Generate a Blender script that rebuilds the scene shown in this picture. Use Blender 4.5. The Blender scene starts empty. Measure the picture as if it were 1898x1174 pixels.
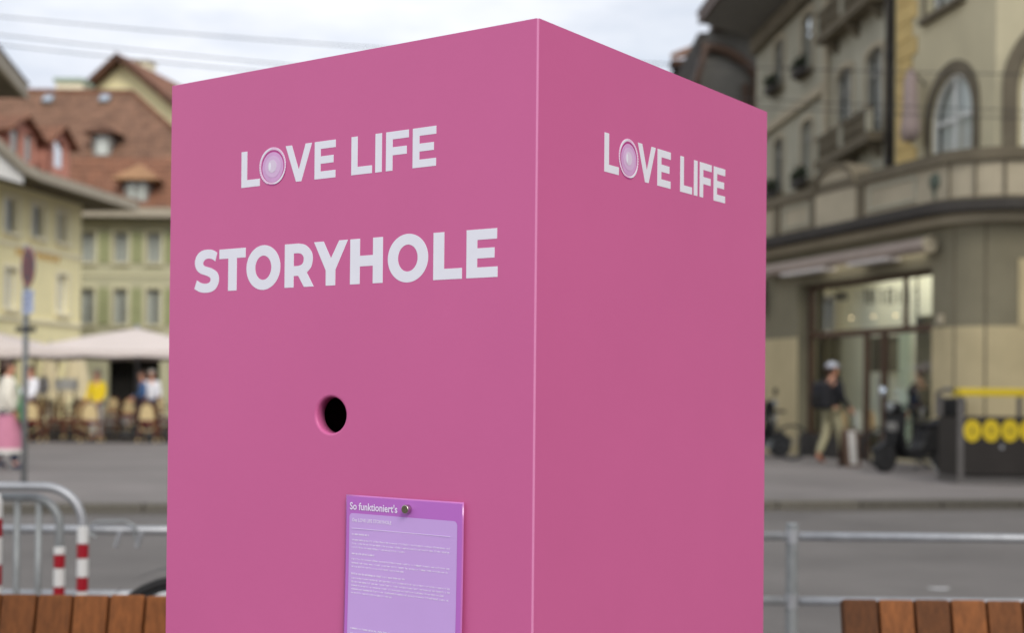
import bpy, bmesh, math, random
from math import sin, cos, pi, radians, sqrt
from mathutils import Vector, Matrix
from mathutils.geometry import tessellate_polygon

random.seed(7)
S = bpy.context.scene
COL = S.collection

# ------------------------------------------------------------------ camera
FPX, PPX, PPY = 2496.7, 949.0, 705.3          # focal length and principal point in photo pixels
CAMH, PITCH, ROLL = 1.3, 0.0093, 0.0095
cam_data = bpy.data.cameras.new('camera')
cam = bpy.data.objects.new('camera', cam_data)
COL.objects.link(cam)
cam.matrix_world = Matrix.Translation((0, 0, CAMH)) @ Matrix.Rotation(pi / 2 + PITCH, 4, 'X') @ Matrix.Rotation(ROLL, 4, 'Z')
cam_data.sensor_width = 36
cam_data.lens = 36 * FPX / 1898
cam_data.shift_y = (PPY - 587) / 1898
cam_data.clip_start = 0.05
cam_data.clip_end = 3000
cam_data.dof.use_dof = True
cam_data.dof.focus_distance = 1.92
cam_data.dof.aperture_fstop = 3.5
cam_data.dof.aperture_blades = 9
S.camera = cam

# ------------------------------------------------------------------ sky and sun (bright, thinly overcast)
SUN_EL, SUN_AZ = radians(38), radians(160)      # azimuth clockwise from +Y; the sun stands behind the camera
world = bpy.data.worlds.new('World')
S.world = world
world.use_nodes = True
nt = world.node_tree
nt.nodes.clear()
wo = nt.nodes.new('ShaderNodeOutputWorld')
bg = nt.nodes.new('ShaderNodeBackground')
bg.inputs['Strength'].default_value = 0.1
sky = nt.nodes.new('ShaderNodeTexSky')
sky.sky_type = 'NISHITA'
sky.sun_disc = False
sky.sun_elevation = SUN_EL
sky.sun_rotation = SUN_AZ
tc = nt.nodes.new('ShaderNodeTexCoord')
mp = nt.nodes.new('ShaderNodeMapping')
mp.inputs['Scale'].default_value = (1.0, 1.0, 3.4)
mp.inputs['Location'].default_value = (3.1, 0.4, 0.2)
n1 = nt.nodes.new('ShaderNodeTexNoise')
n1.inputs['Scale'].default_value = 2.6
n1.inputs['Detail'].default_value = 8
n1.inputs['Roughness'].default_value = 0.6
r1 = nt.nodes.new('ShaderNodeValToRGB')
r1.color_ramp.elements[0].position = 0.30
r1.color_ramp.elements[0].color = (0.55, 0.55, 0.55, 1)
r1.color_ramp.elements[1].position = 0.56
r1.color_ramp.elements[1].color = (1, 1, 1, 1)
n2 = nt.nodes.new('ShaderNodeTexNoise')
n2.inputs['Scale'].default_value = 4.2
n2.inputs['Detail'].default_value = 6
r2 = nt.nodes.new('ShaderNodeValToRGB')
r2.color_ramp.elements[0].position = 0.36
r2.color_ramp.elements[0].color = (8.0, 8.4, 9.3, 1)
r2.color_ramp.elements[1].position = 0.60
r2.color_ramp.elements[1].color = (10.2, 10.4, 10.9, 1)
mx = nt.nodes.new('ShaderNodeMix')
mx.data_type = 'RGBA'
L = nt.links.new
L(tc.outputs['Generated'], mp.inputs['Vector'])
L(mp.outputs[0], n1.inputs['Vector'])
L(mp.outputs[0], n2.inputs['Vector'])
L(n1.outputs[0], r1.inputs[0])
L(n2.outputs[0], r2.inputs[0])
L(r1.outputs[0], mx.inputs[0])
L(sky.outputs[0], mx.inputs[6])
L(r2.outputs[0], mx.inputs[7])
L(mx.outputs[2], bg.inputs[0])
L(bg.outputs[0], wo.inputs[0])

sun_data = bpy.data.lights.new('sun', 'SUN')
sun_data.energy = 2.0
sun_data.angle = radians(28)
sun_data.color = (1.0, 0.95, 0.87)
sun = bpy.data.objects.new('sun', sun_data)
COL.objects.link(sun)
sdir = Vector((sin(SUN_AZ) * cos(SUN_EL), cos(SUN_AZ) * cos(SUN_EL), sin(SUN_EL)))
sun.rotation_euler = sdir.to_track_quat('Z', 'Y').to_euler()
sun.location = sdir * 60

S.render.engine = 'CYCLES'
S.cycles.use_denoising = True
S.cycles.max_bounces = 8
S.cycles.sample_clamp_indirect = 6
S.view_settings.view_transform = 'Standard'
S.view_settings.look = 'None'
S.view_settings.exposure = 0.06
S.view_settings.gamma = 1
S.view_settings.use_curve_mapping = False


# ------------------------------------------------------------------ pixel <-> place helpers (measuring the photo)
def ray(px, py):
    u, v = px - PPX, py - PPY
    a, b = u * cos(ROLL) + v * sin(ROLL), -u * sin(ROLL) + v * cos(ROLL)
    dx, dy, dz = a / FPX, 1.0, -b / FPX
    return Vector((dx, dy * cos(PITCH) - dz * sin(PITCH), dy * sin(PITCH) + dz * cos(PITCH)))


def at(px, py, y):
    d = ray(px, py)
    return Vector((0, 0, CAMH)) + d * (y / d.y)


def ground_at(px, py, z=0.0):
    d = ray(px, py)
    return Vector((0, 0, CAMH)) + d * ((z - CAMH) / d.z)


# ------------------------------------------------------------------ materials
def srgb(r, g, b):
    f = lambda c: (c / 255 / 12.92) if c / 255 <= 0.04045 else ((c / 255 + 0.055) / 1.055) ** 2.4
    return (f(r), f(g), f(b))


def mat(name, col, rough=0.7, var=0.12, scale=4.0, bump=0.0, bscale=60.0, metal=0.0, spec=0.5, stretch=(1, 1, 1), rand=0.0, coat=0.0):
    m = bpy.data.materials.new(name)
    m.use_nodes = True
    t = m.node_tree
    p = t.nodes['Principled BSDF']
    p.inputs['Roughness'].default_value = rough
    p.inputs['Metallic'].default_value = metal
    p.inputs['Specular IOR Level'].default_value = spec
    p.inputs['Coat Weight'].default_value = coat
    tcn = t.nodes.new('ShaderNodeTexCoord')
    mpn = t.nodes.new('ShaderNodeMapping')
    mpn.inputs['Scale'].default_value = stretch
    t.links.new(tcn.outputs['Object'], mpn.inputs['Vector'])
    a = t.nodes.new('ShaderNodeTexNoise')
    a.inputs['Scale'].default_value = scale
    a.inputs['Detail'].default_value = 6
    a.inputs['Roughness'].default_value = 0.62
    t.links.new(mpn.outputs[0], a.inputs['Vector'])
    ramp = t.nodes.new('ShaderNodeMapRange')
    ramp.inputs['From Min'].default_value = 0.3
    ramp.inputs['From Max'].default_value = 0.7
    ramp.inputs['To Min'].default_value = 1 - var
    ramp.inputs['To Max'].default_value = 1 + var
    t.links.new(a.outputs[0], ramp.inputs[0])
    mul = t.nodes.new('ShaderNodeVectorMath')
    mul.operation = 'SCALE'
    mul.inputs[0].default_value = col
    last = ramp.outputs[0]
    if rand:
        oi = t.nodes.new('ShaderNodeObjectInfo')
        rr = t.nodes.new('ShaderNodeMapRange')
        rr.inputs['To Min'].default_value = 1 - rand
        rr.inputs['To Max'].default_value = 1 + rand
        t.links.new(oi.outputs['Random'], rr.inputs[0])
        mm = t.nodes.new('ShaderNodeMath')
        mm.operation = 'MULTIPLY'
        t.links.new(last, mm.inputs[0])
        t.links.new(rr.outputs[0], mm.inputs[1])
        last = mm.outputs[0]
    t.links.new(last, mul.inputs['Scale'])
    t.links.new(mul.outputs[0], p.inputs['Base Color'])
    if bump:
        b = t.nodes.new('ShaderNodeTexNoise')
        b.inputs['Scale'].default_value = bscale
        b.inputs['Detail'].default_value = 4
        t.links.new(mpn.outputs[0], b.inputs['Vector'])
        bn = t.nodes.new('ShaderNodeBump')
        bn.inputs['Strength'].default_value = bump
        bn.inputs['Distance'].default_value = 0.02
        t.links.new(b.outputs[0], bn.inputs['Height'])
        t.links.new(bn.outputs[0], p.inputs['Normal'])
    return m


def glass(name, tint=(0.9, 0.95, 0.95), refl=0.12):
    m = bpy.data.materials.new(name)
    m.use_nodes = True
    t = m.node_tree
    t.nodes.clear()
    o = t.nodes.new('ShaderNodeOutputMaterial')
    tr = t.nodes.new('ShaderNodeBsdfTransparent')
    tr.inputs[0].default_value = (*tint, 1)
    g = t.nodes.new('ShaderNodeBsdfGlossy')
    g.inputs['Roughness'].default_value = 0.03
    lw = t.nodes.new('ShaderNodeLayerWeight')
    lw.inputs['Blend'].default_value = 0.14
    ma = t.nodes.new('ShaderNodeMath')
    ma.operation = 'ADD'
    ma.use_clamp = True
    ma.inputs[1].default_value = refl
    mixn = t.nodes.new('ShaderNodeMixShader')
    t.links.new(lw.outputs['Fresnel'], ma.inputs[0])
    t.links.new(ma.outputs[0], mixn.inputs[0])
    t.links.new(tr.outputs[0], mixn.inputs[1])
    t.links.new(g.outputs[0], mixn.inputs[2])
    t.links.new(mixn.outputs[0], o.inputs[0])
    return m


def emis(name, col, strength):
    m = bpy.data.materials.new(name)
    m.use_nodes = True
    p = m.node_tree.nodes['Principled BSDF']
    p.inputs['Base Color'].default_value = (*col, 1)
    p.inputs['Emission Color'].default_value = (*col, 1)
    p.inputs['Emission Strength'].default_value = strength
    return m


def roof_mat(name, col, col2):
    """clay tiles seen from far: courses, mottled colours"""
    m = mat(name, col, rough=0.85, var=0.28, scale=1.6, spec=0.2)
    t = m.node_tree
    p = t.nodes['Principled BSDF']
    tcn = t.nodes.new('ShaderNodeTexCoord')
    br = t.nodes.new('ShaderNodeTexBrick')
    br.inputs['Scale'].default_value = 1.0
    br.inputs['Brick Width'].default_value = 0.2
    br.inputs['Row Height'].default_value = 0.28
    br.inputs['Mortar Size'].default_value = 0.02
    br.inputs['Color1'].default_value = (*col, 1)
    br.inputs['Color2'].default_value = (*col2, 1)
    br.inputs['Mortar'].default_value = (col[0] * .4, col[1] * .4, col[2] * .4, 1)
    mpn = t.nodes.new('ShaderNodeMapping')
    mpn.inputs['Rotation'].default_value = (pi / 2, 0, 0)
    t.links.new(tcn.outputs['Object'], mpn.inputs[0])
    t.links.new(mpn.outputs[0], br.inputs['Vector'])
    mul = [n for n in t.nodes if n.type == 'VECT_MATH'][0]
    t.links.new(br.outputs['Color'], mul.inputs[0])
    return m


M = {}
M['pink'] = mat('pink_film', srgb(205, 100, 153), rough=0.42, var=0.03, scale=2.2, spec=0.35, bump=0.012, bscale=120)
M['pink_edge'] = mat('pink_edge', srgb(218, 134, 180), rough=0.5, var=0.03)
M['vinyl'] = mat('white_vinyl', srgb(233, 233, 243), rough=0.45, var=0.015, scale=20)
M['magenta'] = mat('print_magenta', srgb(184, 60, 142), rough=0.45, var=0.08, scale=150)
M['blush'] = mat('print_blush', srgb(236, 196, 226), rough=0.45, var=0.06, scale=150)
M['lilac_print'] = mat('print_lilac', srgb(214, 164, 212), rough=0.45, var=0.05, scale=90)
M['lilac_pale'] = mat('print_pale', srgb(222, 205, 226), rough=0.45, var=0.03, scale=90)
M['lilac_mid'] = mat('print_mid', srgb(218, 182, 220), rough=0.45, var=0.03, scale=90)
M['sheet'] = mat('sheet_purple', srgb(188, 110, 200), rough=0.28, var=0.03, scale=6)
M['sheet_in'] = mat('sheet_lilac', srgb(202, 165, 228), rough=0.28, var=0.02, scale=8)
M['sheet_txt'] = mat('sheet_text', srgb(238, 226, 248), rough=0.35, var=0.02)
M['sheet_dim'] = mat('sheet_small_text', srgb(240, 228, 250), rough=0.35, var=0.03)
M['lamin'] = mat('laminate_rim', srgb(196, 116, 188), rough=0.2, var=0.02)
M['brass'] = mat('nickel', (0.52, 0.46, 0.42), rough=0.22, var=0.1, metal=1.0)
M['brass_end'] = mat('nickel_end', (0.16, 0.145, 0.09), rough=0.5, var=0.3, scale=300, metal=0.6)

M['asphalt'] = mat('asphalt', (0.150, 0.139, 0.132), rough=0.9, var=0.24, scale=0.45, bump=0.35, bscale=90, spec=0.3)
M['paving'] = mat('paving', (0.200, 0.182, 0.174), rough=0.88, var=0.2, scale=0.4, bump=0.25, bscale=50, spec=0.3)
M['granite'] = mat('granite_kerb', (0.105, 0.095, 0.078), rough=0.85, var=0.25, scale=25, rand=0.18)
M['gutter'] = mat('gutter', (0.085, 0.075, 0.06), rough=0.9, var=0.3, scale=8)
M['white_mark'] = mat('worn_white_paint', (0.5, 0.5, 0.5), rough=0.8, var=0.35, scale=15)
M['galv'] = mat('galvanised_steel', (0.37, 0.38, 0.40), rough=0.48, var=0.18, scale=12, metal=0.55)
M['galv_dark'] = mat('weathered_steel', (0.25, 0.265, 0.27), rough=0.5, var=0.2, scale=12, metal=0.3)
M['white_tape'] = mat('white_reflective', (0.64, 0.64, 0.63), rough=0.4, var=0.06)
M['red_tape'] = mat('red_reflective', (0.30, 0.004, 0.014), rough=0.4, var=0.08)
M['wood'] = mat('oiled_wood', (0.165, 0.058, 0.016), spec=0.22, rough=0.6, var=0.3, scale=9, stretch=(9, 9, 0.7), rand=0.42, bump=0.12, bscale=40)
M['wood_end'] = mat('wood_end', (0.36, 0.19, 0.11), rough=0.6, var=0.2, scale=30)
M['black'] = mat('black_plastic', (0.010, 0.010, 0.011), rough=0.5, var=0.2, scale=20, spec=0.3)
M['rubber'] = mat('rubber', (0.014, 0.014, 0.015), rough=0.75, var=0.2, scale=20)
M['dark_metal'] = mat('dark_metal', (0.035, 0.036, 0.038), rough=0.4, var=0.15, metal=0.4)
M['chrome'] = mat('chrome', (0.6, 0.62, 0.66), rough=0.12, var=0.05, metal=1.0)

M['cream'] = mat('cream_render', srgb(251, 240, 190), rough=0.9, var=0.06, scale=0.9, spec=0.2)
M['cream_trim'] = mat('cream_stone', srgb(246, 238, 208), rough=0.88, var=0.08, scale=2, spec=0.2)
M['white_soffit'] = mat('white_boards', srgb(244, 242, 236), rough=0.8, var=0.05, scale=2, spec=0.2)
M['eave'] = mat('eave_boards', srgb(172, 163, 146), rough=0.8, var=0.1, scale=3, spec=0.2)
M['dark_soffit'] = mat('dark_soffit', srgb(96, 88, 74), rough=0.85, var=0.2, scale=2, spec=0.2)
M['green_stone'] = mat('green_sandstone', srgb(184, 181, 152), rough=0.9, var=0.09, scale=0.8, spec=0.2)
M['green_trim'] = mat('green_stone_trim', srgb(208, 203, 172), rough=0.9, var=0.08, scale=2, spec=0.2)
M['shutter'] = mat('green_shutter', srgb(152, 156, 114), rough=0.7, var=0.12, scale=3)
M['roof'] = roof_mat('clay_tiles', srgb(142, 108, 88), srgb(122, 94, 78))
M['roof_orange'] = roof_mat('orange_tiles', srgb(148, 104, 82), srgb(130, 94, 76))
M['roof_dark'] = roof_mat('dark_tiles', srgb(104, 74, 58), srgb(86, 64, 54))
M['hood'] = mat('dormer_hood', srgb(160, 122, 88), rough=0.8, var=0.18, scale=3)
M['pink_dormer'] = mat('pink_dormer', srgb(196, 136, 118), rough=0.85, var=0.1, scale=2)
M['white_wood'] = mat('white_paint', srgb(232, 232, 228), rough=0.55, var=0.05, scale=6)
M['brown_wood'] = mat('brown_frame', srgb(84, 62, 48), rough=0.55, var=0.15, scale=8)
M['grey_wood'] = mat('grey_frame', srgb(142, 140, 134), rough=0.6, var=0.1, scale=8)
M['curtain'] = mat('curtain', srgb(226, 224, 218), rough=0.9, var=0.12, scale=18, stretch=(6, 6, 0.3))
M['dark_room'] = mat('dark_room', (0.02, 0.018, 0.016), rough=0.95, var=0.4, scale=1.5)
M['glass'] = glass('window_glass', refl=0.06)
M['glass_bright'] = glass('shop_glass', refl=0.05)
M['stone_pier'] = mat('pier_stone', srgb(132, 126, 106), rough=0.92, var=0.12, scale=1.2, spec=0.2)
M['gold'] = mat('gilt', srgb(222, 176, 84), rough=0.45, var=0.1, metal=0.2)
M['lead'] = mat('lead_sheet', srgb(112, 110, 104), rough=0.6, var=0.15, scale=4)
M['verdigris'] = mat('verdigris', srgb(150, 168, 146), rough=0.8, var=0.12, scale=3)
M['medal'] = mat('dark_bronze', srgb(84, 94, 82), rough=0.7, var=0.2, scale=8)
M['shade_sheet'] = mat('terrace_shade', (0.035, 0.026, 0.020), rough=0.9, var=0.25, scale=3, spec=0.2)  # dark tone painted in for the shade under the cafe furniture
M['skylight'] = mat('skylight_glass', (0.36, 0.42, 0.50), rough=0.1, var=0.1, spec=0.8)

M['stone'] = mat('grey_sandstone', srgb(170, 167, 150), rough=0.92, var=0.14, scale=1.1, spec=0.2, bump=0.1, bscale=20)
M['stone_dark'] = mat('weathered_stone', srgb(112, 104, 88), rough=0.92, var=0.2, scale=1.6, spec=0.2)
M['stone_band'] = mat('sooty_cornice', srgb(70, 67, 64), rough=0.9, var=0.18, scale=2.5, spec=0.2)
M['stone_pale'] = mat('pale_sandstone', srgb(178, 168, 146), rough=0.92, var=0.12, scale=1.3, spec=0.2)
M['ochre'] = mat('ochre_stone', srgb(190, 176, 140), rough=0.9, var=0.1, scale=1.3, spec=0.2)
M['cream_wall'] = mat('cream_plaster', srgb(202, 193, 162), rough=0.92, var=0.09, scale=0.9, spec=0.2)
M['quoin'] = mat('ochre_quoin', srgb(212, 186, 126), rough=0.9, var=0.12, scale=3, rand=0.1, spec=0.2)
M['awning'] = mat('awning_cloth', srgb(164, 150, 140), rough=0.8, var=0.08, scale=3)
M['awning_lip'] = mat('awning_lip', srgb(212, 206, 202), rough=0.6, var=0.05)
M['shop_wall'] = mat('shop_wall', srgb(222, 220, 200), rough=0.9, var=0.06, scale=0.8)
M['shop_green'] = mat('shop_green', srgb(198, 212, 186), rough=0.9, var=0.06, scale=0.8)
M['shop_peach'] = mat('shop_peach', srgb(214, 180, 138), rough=0.9, var=0.08, scale=0.8)
M['shop_dark'] = mat('shop_dark', (0.03, 0.024, 0.02), rough=0.8, var=0.4, scale=2)
M['lamp_on'] = emis('lamp_on', (1.0, 0.74, 0.42), 5)
M['yellow'] = mat('yellow_sticker', srgb(204, 178, 22), rough=0.5, var=0.05, scale=8)
M['bin'] = mat('anthracite_panel', (0.030, 0.026, 0.024), rough=0.6, var=0.14, scale=4, spec=0.25)
M['bin_frame'] = mat('bin_frame', (0.13, 0.122, 0.118), rough=0.45, var=0.12, metal=0.3)
M['canvas'] = mat('canvas', srgb(216, 205, 200), rough=0.9, var=0.04, scale=1.2, spec=0.2)
M['canvas_cream'] = mat('cream_canvas', srgb(216, 202, 166), rough=0.9, var=0.08, scale=4, stretch=(6, 6, .4))
M['rattan'] = mat('rattan', srgb(112, 58, 26), rough=0.55, var=0.2, scale=30)
M['weave'] = mat('cream_weave', srgb(206, 184, 136), rough=0.7, var=0.3, scale=70)
M['red_seat'] = mat('red_seat', srgb(120, 26, 22), rough=0.6, var=0.15, scale=20)
M['table_top'] = mat('table_top', srgb(74, 58, 50), rough=0.4, var=0.15, scale=10)
M['skin'] = mat('skin', srgb(206, 150, 122), rough=0.55, var=0.06, scale=20)
M['hair_brown'] = mat('brown_hair', srgb(66, 44, 32), rough=0.6, var=0.25, scale=60)
M['hair_grey'] = mat('grey_hair', srgb(168, 160, 152), rough=0.6, var=0.2, scale=60)
M['white_cloth'] = mat('white_cloth', srgb(238, 238, 244), rough=0.9, var=0.05, scale=14)
M['ecru_cloth'] = mat('ecru_fleece', srgb(226, 220, 206), rough=0.95, var=0.07, scale=16, bump=0.3, bscale=60)
M['pink_cloth'] = mat('pink_cloth', srgb(196, 128, 152), rough=0.9, var=0.12, scale=10, stretch=(5, 5, .4))
M['navy_cloth'] = mat('navy_cloth', srgb(44, 58, 88), rough=0.9, var=0.12, scale=16)
M['blue_cloth'] = mat('blue_cloth', srgb(74, 108, 158), rough=0.9, var=0.12, scale=16)
M['yellow_cloth'] = mat('yellow_cloth', srgb(236, 206, 40), rough=0.9, var=0.06, scale=16)
M['olive_cloth'] = mat('olive_cloth', srgb(158, 152, 122), rough=0.92, var=0.12, scale=14)
M['black_cloth'] = mat('black_cloth', (0.014, 0.014, 0.018), rough=0.9, var=0.2, scale=16)
M['grey_cloth'] = mat('grey_cloth', srgb(178, 176, 172), rough=0.9, var=0.08, scale=16)
M['cap_cloth'] = mat('cap_cloth', srgb(168, 172, 182), rough=0.85, var=0.06, scale=16)
M['green_bag'] = mat('green_bag', srgb(66, 138, 84), rough=0.7, var=0.1, scale=12)
M['leather'] = mat('tan_leather', srgb(150, 98, 74), rough=0.6, var=0.12, scale=20)
M['sign_blue'] = mat('sign_blue', srgb(58, 58, 78), rough=0.5, var=0.06)
M['sign_red'] = mat('sign_red', srgb(134, 34, 48), rough=0.45, var=0.06)
M['plate_blue'] = mat('plate_blue', srgb(176, 188, 216), rough=0.45, var=0.05)
M['plate_ink'] = mat('plate_ink', srgb(92, 108, 158), rough=0.5, var=0.1)
M['flag_pink'] = mat('flag_pink', srgb(168, 150, 144), rough=0.9, var=0.12, scale=8, stretch=(6, 6, .5))
M['planting'] = mat('planting', (0.035, 0.05, 0.022), rough=0.9, var=0.4, scale=14)
M['wire'] = mat('wire', (0.02, 0.02, 0.022), rough=0.5, var=0.1)
M['glow_white'] = mat('opal_lamp', srgb(240, 238, 240), rough=0.4, var=0.02)
M['mirror_blue'] = mat('mirror_glass', (0.72, 0.80, 0.90), rough=0.04, var=0.02, metal=1.0)


# ------------------------------------------------------------------ mesh building
class MB:
    def __init__(self, frame=None):
        self.v, self.f, self.m = [], [], frame

    def p(self, c):
        c = Vector(c)
        return self.m @ c if self.m is not None else c

    def add(self, vs, fs):
        b = len(self.v)
        self.v += [self.p(c) for c in vs]
        self.f += [[i + b for i in q] for q in fs]
        return self

    def box(self, x0, x1, y0, y1, z0, z1):
        vs = [(x, y, z) for x in (x0, x1) for y in (y0, y1) for z in (z0, z1)]
        return self.add(vs, [(0, 1, 3, 2), (4, 6, 7, 5), (0, 4, 5, 1), (2, 3, 7, 6), (0, 2, 6, 4), (1, 5, 7, 3)])

    def quad(self, a, b, c, d):
        return self.add([a, b, c, d], [(0, 1, 2, 3)])

    def prism(self, pts, ext):
        """closed solid: 3-D polygon pts pushed along ext"""
        e = Vector(ext)
        n = len(pts)
        vs = [Vector(q) for q in pts] + [Vector(q) + e for q in pts]
        tri = tessellate_polygon([[Vector(q) for q in pts]])
        fs = [tuple(t) for t in tri] + [tuple(i + n for i in reversed(t)) for t in tri]
        fs += [(i, (i + 1) % n, (i + 1) % n + n, i + n) for i in range(n)]
        return self.add(vs, fs)

    def sheet(self, loops, y=0.0, reveal=0.0):
        """face in the local x-z plane with holes; reveal pushes the holes' sides into +y"""
        ls = [[Vector((a, b, 0)) for a, b in lp] for lp in loops]
        flat = [q for lp in ls for q in lp]
        tri = tessellate_polygon(ls)
        self.add([(q.x, y, q.y) for q in flat], [tuple(t) for t in tri])
        if reveal:
            for lp in loops[1:]:
                n = len(lp)
                vs = [(a, y, b) for a, b in lp] + [(a, y + reveal, b) for a, b in lp]
                self.add(vs, [(i, (i + 1) % n, (i + 1) % n + n, i + n) for i in range(n)])
        return self

    def solid(self, loops, y0, y1):
        """flat shape with holes in the x-z plane, given thickness"""
        self.sheet(loops, y0)
        self.sheet(loops, y1)
        for lp in loops:
            n = len(lp)
            vs = [(a, y0, b) for a, b in lp] + [(a, y1, b) for a, b in lp]
            self.add(vs, [(i, (i + 1) % n, (i + 1) % n + n, i + n) for i in range(n)])
        return self

    def tube(self, path, r, n=8, closed=False, caps=True):
        path = [Vector(q) for q in path]
        k = len(path)
        rs = r if isinstance(r, (list, tuple)) else [r] * k
        rings = []
        up = None
        for i, q in enumerate(path):
            if closed:
                d = path[(i + 1) % k] - path[i - 1]
            else:
                d = path[min(i + 1, k - 1)] - path[max(i - 1, 0)]
            d.normalize()
            if up is None:
                up = Vector((0, 0, 1)) if abs(d.z) < 0.9 else Vector((1, 0, 0))
            x = d.cross(up)
            if x.length < 1e-6:
                x = d.orthogonal()
            x.normalize()
            yv = x.cross(d).normalized()
            up = yv
            rings.append([q + (x * cos(2 * pi * j / n) + yv * sin(2 * pi * j / n)) * rs[i] for j in range(n)])
        vs = [c for g in rings for c in g]
        fs = []
        for i in range(k if closed else k - 1):
            a, b = i * n, ((i + 1) % k) * n
            fs += [(a + j, a + (j + 1) % n, b + (j + 1) % n, b + j) for j in range(n)]
        if caps and not closed:
            fs += [tuple(reversed(range(n))), tuple(range((k - 1) * n, k * n))]
        return self.add(vs, fs)

    def lathe(self, prof, c=(0, 0, 0), n=20, ax='Z', sx=1.0, sy=1.0):
        """profile [(radius, height)] turned about an axis through c"""
        c = Vector(c)
        vs, k = [], len(prof)
        for r, h in prof:
            for j in range(n):
                a = 2 * pi * j / n
                q = (r * cos(a) * sx, r * sin(a) * sy, h)
                if ax == 'X':
                    q = (q[2], q[0], q[1])
                elif ax == 'Y':
                    q = (q[0], q[2], q[1])
                vs.append(c + Vector(q))
        fs = []
        for i in range(k - 1):
            fs += [(i * n + j, i * n + (j + 1) % n, (i + 1) * n + (j + 1) % n, (i + 1) * n + j) for j in range(n)]
        if prof[0][0] > 1e-5:
            fs.append(tuple(reversed(range(n))))
        if prof[-1][0] > 1e-5:
            fs.append(tuple(range((k - 1) * n, k * n)))
        return self.add(vs, fs)

    def ball(self, c, rx, ry=None, rz=None, n=14, k=8, z0=-1.0, z1=1.0):
        ry = ry or rx
        rz = rz or rx
        c = Vector(c)
        a0, a1 = math.asin(z0), math.asin(z1)
        vs = []
        for i in range(k + 1):
            a = a0 + (a1 - a0) * i / k
            for j in range(n):
                b = 2 * pi * j / n
                vs.append(c + Vector((rx * cos(a) * cos(b), ry * cos(a) * sin(b), rz * sin(a))))
        fs = []
        for i in range(k):
            fs += [(i * n + j, i * n + (j + 1) % n, (i + 1) * n + (j + 1) % n, (i + 1) * n + j) for j in range(n)]
        return self.add(vs, fs)

    def build(self, name, material, parent=None, smooth=False, bevel=0.0, seg=2, local=False):
        org = Vector((0, 0, 0))
        q = parent
        while q is not None and not local:
            org += q.location
            q = q.parent
        me = bpy.data.meshes.new(name)
        me.from_pydata([tuple(c - org) for c in self.v], [], self.f)
        bm = bmesh.new()
        bm.from_mesh(me)
        bmesh.ops.remove_doubles(bm, verts=bm.verts, dist=1e-5)
        bmesh.ops.recalc_face_normals(bm, faces=bm.faces)
        bm.to_mesh(me)
        bm.free()
        me.materials.append(material)
        if smooth:
            me.polygons.foreach_set('use_smooth', [True] * len(me.polygons))
        me.update()
        o = bpy.data.objects.new(name, me)
        COL.objects.link(o)
        o.parent = parent
        if bevel:
            b = o.modifiers.new('bevel', 'BEVEL')
            b.width = bevel
            b.segments = seg
            b.limit_method = 'ANGLE'
            b.angle_limit = radians(40)
        return o


def frame(origin, d, inward):
    """wall frame: local x along d, local y into the wall, local z up"""
    d = Vector((d[0], d[1], 0)).normalized()
    i = Vector((inward[0], inward[1], 0)).normalized()
    m = Matrix.Identity(4)
    for r in range(3):
        m[r][0], m[r][1], m[r][2], m[r][3] = d[r], i[r], (0, 0, 1)[r], (origin[0], origin[1], origin[2] if len(origin) > 2 else 0)[r]
    return m


def thing(name, loc, label, cat, group=None, rz=0.0):
    o = bpy.data.objects.new(name, None)
    o.empty_display_size = 0.2
    COL.objects.link(o)
    o.location = loc
    o.rotation_euler.z = rz
    o['label'] = label
    o['category'] = cat
    if group:
        o['group'] = group
    return o


def structure(o):
    o['kind'] = 'structure'
    return o


def dup(root, loc, rz, label, group=None):
    r = root.copy()
    COL.objects.link(r)
    r.location = loc
    r.rotation_euler.z = rz
    r['label'] = label
    if group:
        r['group'] = group
    for ch in list(root.children):
        c = ch.copy()
        COL.objects.link(c)
        c.parent = r
        for g in list(ch.children):
            d = g.copy()
            COL.objects.link(d)
            d.parent = c
    return r


def rect(a, b, c, d):
    return [(a, c), (b, c), (b, d), (a, d)]


def arch(a, b, c, d, n=14, rise=None):
    """rectangle a..b x c..d whose top is round; d is the crown"""
    r = (b - a) / 2
    h = r if rise is None else rise
    pts = [(a, c), (b, c)]
    for i in range(n + 1):
        t = pi * i / n
        pts.append(((a + b) / 2 + r * cos(t), d - h + h * sin(t)))
    return pts


def shrink(pts, k):
    cx = (min(q[0] for q in pts) + max(q[0] for q in pts)) / 2
    cz = (min(q[1] for q in pts) + max(q[1] for q in pts)) / 2
    hx = (max(q[0] for q in pts) - cx)
    hz = (max(q[1] for q in pts) - cz)
    return [(cx + (x - cx) * (hx - k) / hx, cz + (z - cz) * (hz - k) / hz) for x, z in pts]


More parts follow.
